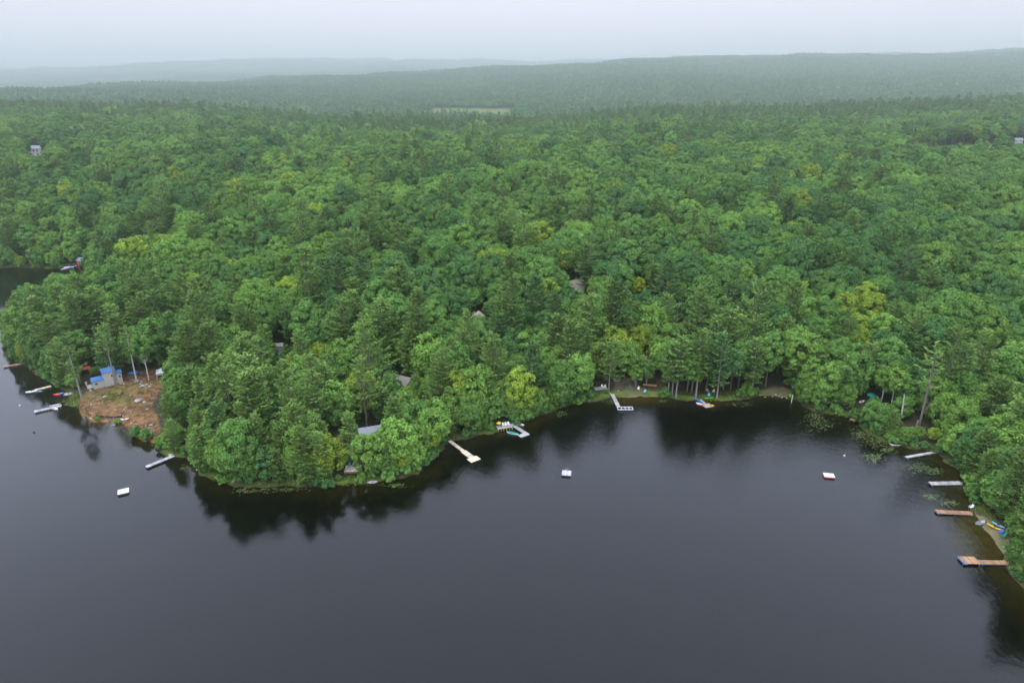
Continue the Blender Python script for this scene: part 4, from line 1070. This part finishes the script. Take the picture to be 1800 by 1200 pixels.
spots = [(184, 698, .9, 1), (171, 703, .55, 0), (160, 711, .5, 1), (156, 707, .5, 0), (218, 675, .7, 1), (241, 671, 1.3, 0), (244, 704, 1.6, 1), (254, 707, .9, 1), (222, 717, .8, 0), (203, 720, .5, 1), (200, 748, 1.1, 0), (160, 735, .5, 1),
         (247, 675, .7, 1), (252, 678, .9, 1), (258, 676, .8, 1), (263, 679, .6, 1), (256, 681, .5, 1), (246, 680, .6, 1), (249, 671, .5, 1), (267, 675, .5, 1), (212, 691, .5, 0), (206, 693, .4, 0), (228, 684, .4, 0), (259, 740, .6, 0), (265, 747, .7, 1), (236, 725, .5, 0),
         (259, 719, .6, 1), (21, 619, 2.4, 1), (302, 801, 1.3, 1), (325, 788, .8, 1), (263, 754, .8, 0), (190, 712, .35, 1), (176, 719, .35, 0), (229, 695, .5, 1), (277, 662, .6, 1),
         (487, 620, .8, 1), (491, 622, .7, 1), (484, 623, .6, 0), (494, 620, .5, 1), (489, 626, .6, 0),
         (1358, 697, .5, 0), (1364, 694, .6, 1), (1369, 697, .5, 0), (1374, 699, .6, 1), (1379, 697, .5, 0), (1383, 700, .7, 1), (1371, 692, .4, 0), (1345, 698, .5, 1), (1336, 695, .4, 0), (1087, 687, .5, 1), (1073, 692, .6, 1), (1612, 783, .4, 1),
         (1764, 961, .5, 1), (1770, 969, .5, 0), (1163, 700, .35, 1), (985, 716, .4, 0), (1036, 704, .45, 0), (410, 846, .6, 1), (388, 849, .5, 0), (346, 826, .5, 1)]
for q, (px, py, s, pale) in enumerate(spots):
    p = on(px, py, 1.2); rk.append((p, s * .62, pale, q))
items = [(p.x, p.y, f"{'large' if s > .85 else 'small' if s < .42 else 'mid-sized'} {'pale' if pale else 'grey'} boulder") for p, s, pale, q in rk]
# labels are set once every landmark is known (below)

# ------------------------------------------------------------------ trees the photograph singles out
def single_tree(name, label, cat, px, py, H, V, w, lm, tint, bark, rz=0, lean=(0, 0), phrase=None, clear=3.0):
    p = on(px, py, 2); r = thing(name, label, cat, p, rz)
    r.rotation_euler = (lean[0], lean[1], rz)
    if V is not None:
        c = bpy.data.objects.new('crown', quads_mesh('crown', V, [lm])); COL.objects.link(c); c.parent = r; c['tint'] = [float(q) for q in tint]
    t = bpy.data.objects.new('trunk', w.mesh('trunk', bark)); COL.objects.link(t); t.parent = r
    if phrase: landmark(p, phrase)
    if clear: CLEAR_SPOTS.append((p.x, p.y, clear))
    return p
V, w = pine(501, 27, 4.2, .50, 16, 1.3, .35, .3, 1.6)
for k in range(16):
    rg = np.random.default_rng(900 + k); z = rg.uniform(5, 23); a = rg.uniform(0, 6.28); L = rg.uniform(1.2, 3.4)
    w.tube([(0, 0, z), (math.cos(a) * L * .6, math.sin(a) * L * .6, z - .1), (math.cos(a) * L, math.sin(a) * L, z + .25)], [.06, .045, .015], 5, False)
w.tube([(0, 0, -1), (.15, 0, 8), (-.1, 0, 16), (.1, 0, 26)], [.32, .26, .18, .06], 8)
w.tube([(0, 0, 4.5), (1.1, 0, 6.5), (1.9, 0, 10)], [.16, .12, .04], 6)
p = single_tree('dying_pine', 'tall half-dead pine with bare grey trunk and stub branches on the eastern shore', 'pine tree', 1615, 751, 27, V, w, M_NEEDLE, P_TINT['pale green'], mat('dead_bark', (.155, .135, .115), .9, .25, 4), 0, (0, 0), 'half-dead grey pine', 5)
window(1604, 612, 1634, 748, p.y)
w = MB().tube([(0, 0, -1), (.15, 0, 3), (-.05, 0, 6.5), (-.35, 0, 9.6), (-.5, 0, 10.4)], [.3, .26, .2, .15, .05], 8); w.tube([(0, 0, 6), (.7, .2, 6.9)], [.07, .03], 5)
p = single_tree('snag', 'broken pale trunk without branches left of the half-dead pine', 'dead tree', 1580, 746, 10, None, w, None, None, M_BIRCH, 0, (0, 0), 'broken pale trunk', 3); window(1574, 690, 1586, 744, p.y)
w = MB().tube([(0, 0, -.5), (0, 0, 1.6), (.05, 0, 2.6)], [.42, .34, .26], 8); w.tube([(0, 0, 1.2), (.3, .1, 2.0)], [.12, .05], 5)
single_tree('stump', 'short grey stump at the foot of the half-dead pine', 'stump', 1610.5, 752, 3, None, w, None, None, M_GREYBARK, clear=1.5)
for k, (px, py, lab) in enumerate(((1546, 716, 'slender birch with pale trunk right of the teal umbrella'), (1564, 722, 'slender birch with pale trunk left of the broken trunk'))):
    V, w0 = broadleaf(520 + k, 15, 3.4, .42, 34, 60, .3); w = MB().tube([(0, 0, -1), (.2, 0, 4), (-.1, .1, 8), (.1, 0, 13)], [.2, .17, .12, .04], 7); w.tube([(.1, 0, 4.4), (.9, .2, 7), (1.6, .3, 10)], [.1, .08, .04], 6)
    p = single_tree('birch_tree', lab, 'birch tree', px, py, 15, V, w, M_LEAF, B_TINT['bright green'], M_BIRCH, k); window(px - 4, py - 46, px + 5, py - 8, p.y)
V, w = broadleaf(530, 9.5, 3.1, .2, 36, 60, .3)
p = single_tree('yellow_tree', 'bright yellow broadleaf tree standing out in the green canopy', 'broadleaf tree', 1119, 523, 9.5, V, w, M_LEAF, (.36, .46, .04), M_BARK, 0, (0, 0), 'bright yellow tree', 4); window(1103, 484, 1134, 512, p.y)
V, w = pine(540, 9, 2.6, .2, 20, .8)
single_tree('dead_pine', 'small rust-brown dead pine above the eastern end of the open shore', 'dead tree', 1200, 612, 9, V, w, M_NEEDLE, (.20, .095, .05), M_GREYBARK)
V, w = pine(550, 22, 3.7, .38, 18, 1.15, .3, .3, 1.2)
p = single_tree('pine_tree', 'thin leaning pine at the water beside the red patio umbrella', 'pine tree', 144, 700, 22, V, w, M_NEEDLE, P_TINT['olive green'], M_GREYBARK, 0, (R(-2), R(-3)), 'leaning thin pine', 3); window(128, 655, 148, 697, p.y)
for k, (px, py, H, lab) in enumerate(((203, 676, 22, 'tall slim pine with bare trunk right beside the blue-roofed house'), (240, 668, 20, 'tall slim pine with bare trunk by the blue tarp'), (262, 668, 17, 'forked slim tree with bare trunk left of the white canopy tent'))):
    V, w = pine(560 + k, H, 3.4, .55, 24, 1.0) if k < 2 else broadleaf(562, H, 3.8, .45, 36, 60, .32)
    if k == 2: w.tube([(0, 0, 2), (.9, .1, 5), (1.7, .2, 9)], [.14, .11, .05], 6)
    p = single_tree('pine_tree' if k < 2 else 'broadleaf_tree', lab, 'pine tree' if k < 2 else 'broadleaf tree', px, py, H, V, w, M_NEEDLE if k < 2 else M_LEAF, P_TINT['olive green'] if k < 2 else B_TINT['mid green'], M_BIRCH if k else M_GREYBARK, k, (0, 0))
    window(px - 14, py - 42, px + 4, py, p.y)
for k, (px, py, H, lab) in enumerate(((1117, 680, 7.5, 'small pale green tree on several thin stems in front of the dark log cabin'), (1136, 676, 9, 'young rounded tree between the dark log cabin and the long bench'))):
    V, w = broadleaf(570 + k, H, 2.6 + k * .5, .34, 30, 60, .26)
    for q in range(4): w.tube([(0, 0, -.3), (math.cos(q * 1.6) * .5, math.sin(q * 1.6) * .5, H * .3), (math.cos(q * 1.6) * 1.0, math.sin(q * 1.6) * 1.0, H * .6)], [.07, .06, .03], 5)
    single_tree('broadleaf_tree', lab, 'broadleaf tree', px, py, H, V, w, M_LEAF, B_TINT[('bright green', 'mid green')[k]], M_GREYBARK, k)
for k, (px, py, H, lab) in enumerate(((1174, 696, 19, 'leftmost slim trunk of the three pines on the open shore grass'), (1181, 696, 18, 'middle one of the three slim pines on the open shore grass'), (1188, 698, 22, 'rightmost and thickest of the three slim pines on the open shore grass'),
                                       (1223, 699, 24, 'tall straight pine standing at the head of the cluttered kayak dock'), (1260, 700, 23, 'tall pine right of the lime green kayak'), (1321, 693, 20, 'grey-trunked pine left of the stony landing'),
                                       (1070, 686, 18, 'slim pine at the right end of the low grey platform'), (934, 713, 22, 'thick grey-trunked pine right of the L-shaped dock'))):
    V, w = pine(580 + k, H, 4.6, (.32, .34, .30, .30, .22, .24, .26, .22)[k], 40)
    single_tree('pine_tree', lab, 'pine tree', px, py, H, V, w, M_NEEDLE, list(P_TINT.values())[k % 3], M_GREYBARK, k, clear=3)
w = MB().tube([(0, 0, .25), (1.2, .1, .5), (2.6, 0, .75)], [.16, .13, .06], 7); w.tube([(1.4, .1, .5), (1.9, .6, .9)], [.05, .02], 5)
o = w.build('fallen_log', M_BIRCH); p = wp(350, 813); o.location = (p[0], p[1], -.1); o.rotation_euler = (0, 0, R(-12)); tag(o, 'bleached fallen log lying out over the water left of the point', 'log')

# ------------------------------------------------------------------ buoys
for lab, px, py, m_ in (('small white mooring buoy near the red-sided raft', 1484, 801, M_WHITE), ('small dark mooring buoy off the bare lot', 60, 760, M_BLACK), ('small pale mooring buoy west of the long pale dock', 35, 713, M_WHITE)):
    p = wp(px, py); o = MB().tube([(0, 0, -.2), (0, 0, -.05), (0, 0, .18), (0, 0, .34), (0, 0, .40)], [.1, .26, .28, .16, .05], 12).build('buoy', m_, None, True); o.location = p; tag(o, lab, 'buoy')

for (p, s, pale, q), lab in zip(rk, place_labels(items)):
    rock(lab, p, s, M_PALESTONE if pale else M_STONE, 40 + q)

# ------------------------------------------------------------------ shrubs on the bank, lily pads, grass
SHRUBS = []
for k in range(4):
    V, w = broadleaf(600 + k, (2.2, 2.8, 1.7, 3.4)[k], (1.5, 1.7, 1.5, 1.6)[k], .02, 16, 46, .24)
    SHRUBS.append((quads_mesh('foliage', V, [M_LEAF]), w.mesh('stem', M_BARK)))
cand = []
RS = np.random.default_rng(77)
run = 0.0
for (ax, ay), (bx, by) in zip(shore[3:-2], shore[4:-1]):
    L = math.hypot(bx - ax, by - ay); nn = np.array([-(by - ay), bx - ax]) / L
    t = RS.uniform(.3, 1.2)
    while t < L:
        for off in (RS.uniform(.3, 1.1), RS.uniform(2.0, 3.6)):
            q = np.array([ax + (bx - ax) * t / L, ay + (by - ay) * t / L]) + nn * off
            px, py, _ = project(q[0], q[1], .5)
            free = (-10 < px < 1815) and not (1070 < px < 1160 and py > 600) and not (1212 < px < 1262) and not (48 < px < 56) and not (295 < px < 312) and not (782 < px < 800) and not (874 < px < 905) and not (py > 600 and 1330 < px < 1398)
            free &= not (px > 1690 and 885 < py < 995) and not (118 < px < 142) and not (610 < px < 632) and (not in_poly(q[0], q[1], LOT) or (off < 1.2 and RS.random() < .6)) and not (100 < px < 132 and 680 < py < 716) and RS.random() < (.35 if 1160 < px < 1330 else .7)
            if free: cand.append((q[0], q[1], int(RS.integers(0, 4)), RS.uniform(.45, 1.35), B_KEYS[int(RS.choice([0, 1, 1, 1, 2, 2]))], RS.uniform(0, 6.28)))
        t += RS.uniform(2.4, 4.4)
cand = cand[:290]
for (x, y, k, s, key, rz), lab in zip(cand, place_labels([(c[0], c[1], f"{'tall' if c[3] > 1.1 else 'low' if c[3] < .85 else 'rounded'} {c[4]} shrub") for c in cand])):
    r = thing('shrub', lab, 'shrub', (x, y, ground(x, y)), rz, 'shrubs along the bank'); r.scale = (s, s, s)
    a = bpy.data.objects.new('foliage', SHRUBS[k][0]); COL.objects.link(a); a.parent = r; a['tint'] = [float(q) for q in B_TINT[key]]
    b = bpy.data.objects.new('stem', SHRUBS[k][1]); COL.objects.link(b); b.parent = r

def lily_pads():
    m = MB(); rg = np.random.default_rng(5)
    for cx, cy_, rx, ry, n in ((1440, 745, 26, 14, 170), (1432, 730, 18, 7, 90), (1515, 762, 22, 12, 220), (1545, 775, 24, 10, 200), (1535, 803, 22, 10, 150), (1612, 822, 26, 10, 120), (1640, 828, 20, 8, 90), (1636, 872, 16, 6, 60), (1668, 884, 18, 6, 80), (440, 862, 34, 5, 90), (500, 860, 30, 4, 60), (330, 822, 14, 6, 60),
                               (1300, 710, 30, 5, 60), (985, 726, 20, 6, 60), (1075, 706, 14, 4, 50), (1165, 704, 12, 3, 40), (1560, 790, 18, 6, 80), (690, 852, 26, 4, 60), (110, 705, 14, 5, 40)):
        for k in range(n):
            u = rg.normal(size=2) * .5; p = water_pt(cx + u[0] * rx, cy_ + u[1] * ry)
            if shore_dist(np.array([p.x]), np.array([p.y]))[0] > -.2: continue
            r = rg.uniform(.10, .24); a0 = rg.uniform(0, 6.28); b = len(m.v); z = .012 + .004 * (k % 5)
            for j in range(7): a = a0 + .3 + j * (5.7 / 6); m.v.append((p.x + r * math.cos(a), p.y + r * math.sin(a), z))
            m.v.append((p.x, p.y, z)); m.f.append(tuple(range(b, b + 8)))
    o = m.build('lily_pads', mat('lily_pad', (.085, .12, .035), .5, .3, .5)); o['kind'] = 'stuff'
lily_pads()
def bank_grass():
    rg = np.random.default_rng(6); n = 60000
    k = rg.integers(4, len(shore) - 4, n); t = rg.random(n); sh = np.array(shore)
    a, b = sh[k], sh[k + 1]; L = np.linalg.norm(b - a, axis=1); w = L / L.max()
    keep = rg.random(n) < w; a, b, t = a[keep], b[keep], t[keep]
    d = b - a; nn = np.stack([-d[:, 1], d[:, 0]], 1) / np.linalg.norm(d, axis=1)[:, None]
    p = a + d * t[:, None] + nn * rg.uniform(-.2, 4.5, len(a))[:, None]
    sd_ = shore_dist(p[:, 0], p[:, 1]); px, py, _ = project(p[:, 0], p[:, 1], 0 * sd_)
    ok = (vnoise(p[:, 0], p[:, 1], 3.5) > .38) & ~in_poly(p[:, 0], p[:, 1], LOT)
    for pts, _k in BEACHES: ok &= ~in_poly(p[:, 0], p[:, 1], [at(x, y, .4) for x, y in pts])
    p = p[ok]; z = terrain(p[:, 0], p[:, 1])
    lot = np.array([at(x, y, 1.2) for x, y in rg.uniform((178, 690), (236, 724), (900, 2))]); lot = lot[vnoise(lot[:, 0] + 9, lot[:, 1] + 4, 9) > .5]
    p = np.concatenate([p, lot]); z = np.concatenate([z, terrain(lot[:, 0], lot[:, 1])])
    c = np.stack([p[:, 0], p[:, 1], z + .22], -1); n = len(c)
    nr = rg.normal(size=(n, 3)) * [1, 1, .35] + [0, 0, .3]
    V = leaf_quads(c, nr, rg.uniform(.07, .16, n), rg.uniform(2, 3.4, n), rg, np.tile([0, 0, 1.], (n, 1)))
    tint = np.array([(.075, .15, .02), (.14, .18, .03), (.10, .19, .03), (.20, .18, .06)])[rg.choice(4, n, p=[.4, .25, .25, .1])]
    o = bpy.data.objects.new('grass', quads_mesh('grass', V, [M_TINTED], None, np.repeat(tint, 4, 0))); COL.objects.link(o); o['kind'] = 'stuff'
bank_grass()
def lot_rubble():
    rg = np.random.default_rng(8); m = MB(); q = 0
    while q < 900:
        px, py = rg.uniform(136, 304), rg.uniform(648, 770); p = at(px, py, 1.6)
        if not in_poly(p[0], p[1], LOT) or vnoise(p[0], p[1], 6) < .35 or shore_dist(np.array([p[0]]), np.array([p[1]]))[0] < .8: continue
        q += 1; z = ground(*p); r = rg.uniform(.06, .26) * (1 + (rg.random() < .06)); n = 5; a0 = rg.uniform(0, 6)
        lo = [(p[0] + r * rg.uniform(.7, 1.3) * math.cos(a0 + k * 1.257), p[1] + r * rg.uniform(.7, 1.3) * math.sin(a0 + k * 1.257), z - .1) for k in range(n)]
        b = len(m.v); m.v += lo + [(x * .7 + p[0] * .3, y * .7 + p[1] * .3, z + r * rg.uniform(.4, .9)) for x, y, _ in lo]
        m.f += [tuple(b + 5 + k for k in range(n))] + [(b + k, b + (k + 1) % n, b + 5 + (k + 1) % n, b + 5 + k) for k in range(n)]
    for q in range(130):
        px, py = rg.uniform(150, 300), rg.uniform(660, 760); p = at(px, py, 1.6)
        if not in_poly(p[0], p[1], LOT): continue
        z = ground(*p); a = rg.uniform(0, 3.14); L = rg.uniform(.5, 2.0); m.tube([(p[0], p[1], z + .05), (p[0] + L * math.cos(a), p[1] + L * math.sin(a), z + .12)], [.06, .04], 5)
    o = m.build('rubble', mat('rubble', (.23, .16, .105), .9, .5, .6)); o['kind'] = 'stuff'
lot_rubble()

# ------------------------------------------------------------------ the forest
TR = plant()
nT = len(TR['x'])
def visible_pixels():
    """how much of each tree shows from where the photograph was taken (a coarse depth sort)"""
    W, Hh = 900, 600; k = .5
    cz = TR['z'] + TR['H'] * (1 + TR['bs']) / 2
    px, py, dep = project(TR['x'], TR['y'], cz)
    rx = FPX * TR['R'] / dep * k; ry = FPX * TR['H'] * (1 - TR['bs']) / 2 / dep * k
    buf = np.full((Hh, W), -1)
    for i in np.argsort(-dep):
        cx, cyy = px[i] * k, py[i] * k
        x0, x1, y0, y1 = int(max(0, cx - rx[i])), int(min(W - 1, cx + rx[i])), int(max(0, cyy - ry[i])), int(min(Hh - 1, cyy + ry[i]))
        if x1 < x0 or y1 < y0: continue
        gx, gy = np.meshgrid(np.arange(x0, x1 + 1), np.arange(y0, y1 + 1))
        m = ((gx - cx) / rx[i]) ** 2 + ((gy - cyy) / ry[i]) ** 2 <= 1
        buf[y0:y1 + 1, x0:x1 + 1][m] = i
    return np.bincount(buf[buf >= 0], minlength=nT)
vis = visible_pixels()
N_EACH = 290
chosen = []
for flag in (True, False):
    ids = np.nonzero((TR['p'] == flag) & (vis > 0))[0]
    chosen.append(ids[np.argsort(-vis[ids])][:N_EACH])

def hword(i):
    s = TR['scl'][i]
    return 'tall ' if s > 1.1 else 'short ' if s < .86 else ''
def grow(i, label, is_p):
    f = FORMS[TR['form'][i]]
    name = 'pine_tree' if is_p else 'broadleaf_tree'
    root = thing(name, label, 'pine tree' if is_p else 'broadleaf tree', (TR['x'][i], TR['y'][i], TR['z'][i]), TR['rot'][i],
                 'white pines on the shore and lower slope' if is_p else 'broadleaf trees on the shore and lower slope')
    s = float(TR['scl'][i]); root.scale = tuple(float(q) for q in s * TR['sq'][i])
    t = (P_TINT[P_KEYS[TR['tint'][i]]] if is_p else B_TINT[B_KEYS[TR['tint'][i]]])
    c = bpy.data.objects.new('crown', f['crown']); COL.objects.link(c); c.parent = root; c['tint'] = [float(q) for q in t]
    k = bpy.data.objects.new('trunk', f['trunk']); COL.objects.link(k); k.parent = root
for ids, is_p in zip(chosen, (True, False)):
    items = [(TR['x'][i], TR['y'][i], f"{hword(i)}{(P_KEYS if is_p else B_KEYS)[TR['tint'][i]]} {'pine' if is_p else 'broadleaf tree'}") for i in ids]
    for i, lab in zip(ids, place_labels(items)):
        grow(int(i), lab, is_p)

forms_col = bpy.data.collections.new('forest_forms')
for k, f in enumerate(FORMS):
    forms_col.objects.link(bpy.data.objects.new(f'form_{k:03d}', f['whole']))

def scatter_group(name, coll):
    ng = bpy.data.node_groups.new(name, 'GeometryNodeTree')
    ng.interface.new_socket('Geometry', in_out='INPUT', socket_type='NodeSocketGeometry'); ng.interface.new_socket('Geometry', in_out='OUTPUT', socket_type='NodeSocketGeometry')
    n, l = ng.nodes, ng.links
    gi, go = n.new('NodeGroupInput'), n.new('NodeGroupOutput')
    ci = n.new('GeometryNodeCollectionInfo'); ci.inputs['Collection'].default_value = coll; ci.inputs['Separate Children'].default_value = True; ci.inputs['Reset Children'].default_value = True
    iop = n.new('GeometryNodeInstanceOnPoints'); iop.inputs['Pick Instance'].default_value = True
    def attr(nm, ty):
        a = n.new('GeometryNodeInputNamedAttribute'); a.data_type = ty; a.inputs['Name'].default_value = nm; return a.outputs[0]
    cx = n.new('ShaderNodeCombineXYZ'); l.new(attr('turn', 'FLOAT'), cx.inputs[2])
    l.new(gi.outputs[0], iop.inputs['Points']); l.new(ci.outputs[0], iop.inputs['Instance'])
    l.new(attr('form', 'INT'), iop.inputs['Instance Index']); l.new(cx.outputs[0], iop.inputs['Rotation']); l.new(attr('size', 'FLOAT_VECTOR'), iop.inputs['Scale'])
    l.new(iop.outputs[0], go.inputs[0])
    return ng
def scatter(name, P, form, turn, size, coll, tint=None):
    me = bpy.data.meshes.new(name); me.vertices.add(len(P)); me.vertices.foreach_set('co', np.asarray(P, np.float32).ravel())
    for nm, ty, v in (('form', 'INT', form.astype(np.int32)), ('turn', 'FLOAT', turn.astype(np.float32)), ):
        me.attributes.new(nm, ty, 'POINT').data.foreach_set('value', v)
    me.attributes.new('size', 'FLOAT_VECTOR', 'POINT').data.foreach_set('vector', np.asarray(size, np.float32).ravel())
    if tint is not None:
        me.attributes.new('tint', 'FLOAT_VECTOR', 'POINT').data.foreach_set('vector', np.asarray(tint, np.float32).ravel())
    o = bpy.data.objects.new(name, me); COL.objects.link(o)
    md = o.modifiers.new('scatter', 'NODES'); md.node_group = scatter_group(name, coll)
    o['kind'] = 'stuff'
    return o
rest = np.setdiff1d(np.arange(nT), np.concatenate(chosen))
scatter('forest', np.stack([TR['x'], TR['y'], TR['z']], -1)[rest], TR['form'][rest], TR['rot'][rest], TR['scl'][rest][:, None] * TR['sq'][rest], forms_col,
        np.array([(P_TINT[P_KEYS[TR['tint'][i]]] if TR['p'][i] else B_TINT[B_KEYS[TR['tint'][i]]]) for i in rest]))

# hills behind: groves of small crowns
grove_col = bpy.data.collections.new('grove_forms')
def grove(seed, size=34., n=24):
    rng = np.random.default_rng(seed); Vs, Ts = [], []
    for q in range(n):
        a = np.array([(q % 5) - 2 + rng.uniform(-.4, .4), (q // 5) - 2 + rng.uniform(-.4, .4)]) * size / 5
        if rng.random() < .2:
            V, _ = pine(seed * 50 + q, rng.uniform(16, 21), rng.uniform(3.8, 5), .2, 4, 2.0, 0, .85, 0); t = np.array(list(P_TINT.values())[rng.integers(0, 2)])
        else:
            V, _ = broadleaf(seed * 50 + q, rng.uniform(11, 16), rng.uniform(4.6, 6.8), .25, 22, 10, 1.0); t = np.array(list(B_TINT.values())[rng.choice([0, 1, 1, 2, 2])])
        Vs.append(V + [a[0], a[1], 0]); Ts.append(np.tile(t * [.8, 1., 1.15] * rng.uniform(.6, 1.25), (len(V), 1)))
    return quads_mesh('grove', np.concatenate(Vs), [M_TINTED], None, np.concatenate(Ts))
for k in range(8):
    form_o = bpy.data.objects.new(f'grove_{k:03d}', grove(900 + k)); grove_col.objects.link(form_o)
gx, gy = [], []
yy = 1085.
while yy < 8200:
    s = 30 * (1 + .9 * smooth(2600, 6000, np.array(yy)))
    c = np.arange(-yy * .84 - 60, yy * .84 + 60, s); gx.append(c + RNG.uniform(-.3, .3, len(c)) * s); gy.append(yy + RNG.uniform(-.3, .3, len(c)) * s)
    yy += s * .9
gx, gy = np.concatenate(gx), np.concatenate(gy)
ok = np.ones(len(gx), bool)
for cx, cy_, hw, hd in FIELDS:
    ok &= ~((np.abs(gx - cx) < hw + 17) & (np.abs(gy - cy_) < hd + 17))
gx, gy = gx[ok], gy[ok]
gs = 1 + .5 * smooth(2600, 6000, gy)
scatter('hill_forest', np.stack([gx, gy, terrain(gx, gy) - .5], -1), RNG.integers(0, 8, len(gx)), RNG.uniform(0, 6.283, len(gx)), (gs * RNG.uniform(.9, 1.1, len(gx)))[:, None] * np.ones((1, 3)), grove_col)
print('trees', nT, 'shown', int((vis > 0).sum()), 'groves', len(gx), 'least shown chosen', [int(vis[c[-1]]) for c in chosen])

# ------------------------------------------------------------------ haze
hb = MB().box(-11000, 11000, -600, 12500, -7, 330)
hm = bpy.data.materials.new('haze'); hm.use_nodes = True
hn, hl = hm.node_tree.nodes, hm.node_tree.links; hn.clear()
pv = N(hn, 'ShaderNodeVolumePrincipled'); pv.inputs['Color'].default_value = (.93, 1.0, .985, 1); pv.inputs['Density'].default_value = HAZE_DENSITY; pv.inputs['Anisotropy'].default_value = .9
ho = N(hn, 'ShaderNodeOutputMaterial'); hl.new(pv.outputs[0], ho.inputs['Volume'])
haze = hb.build('haze', hm); haze['kind'] = 'stuff'
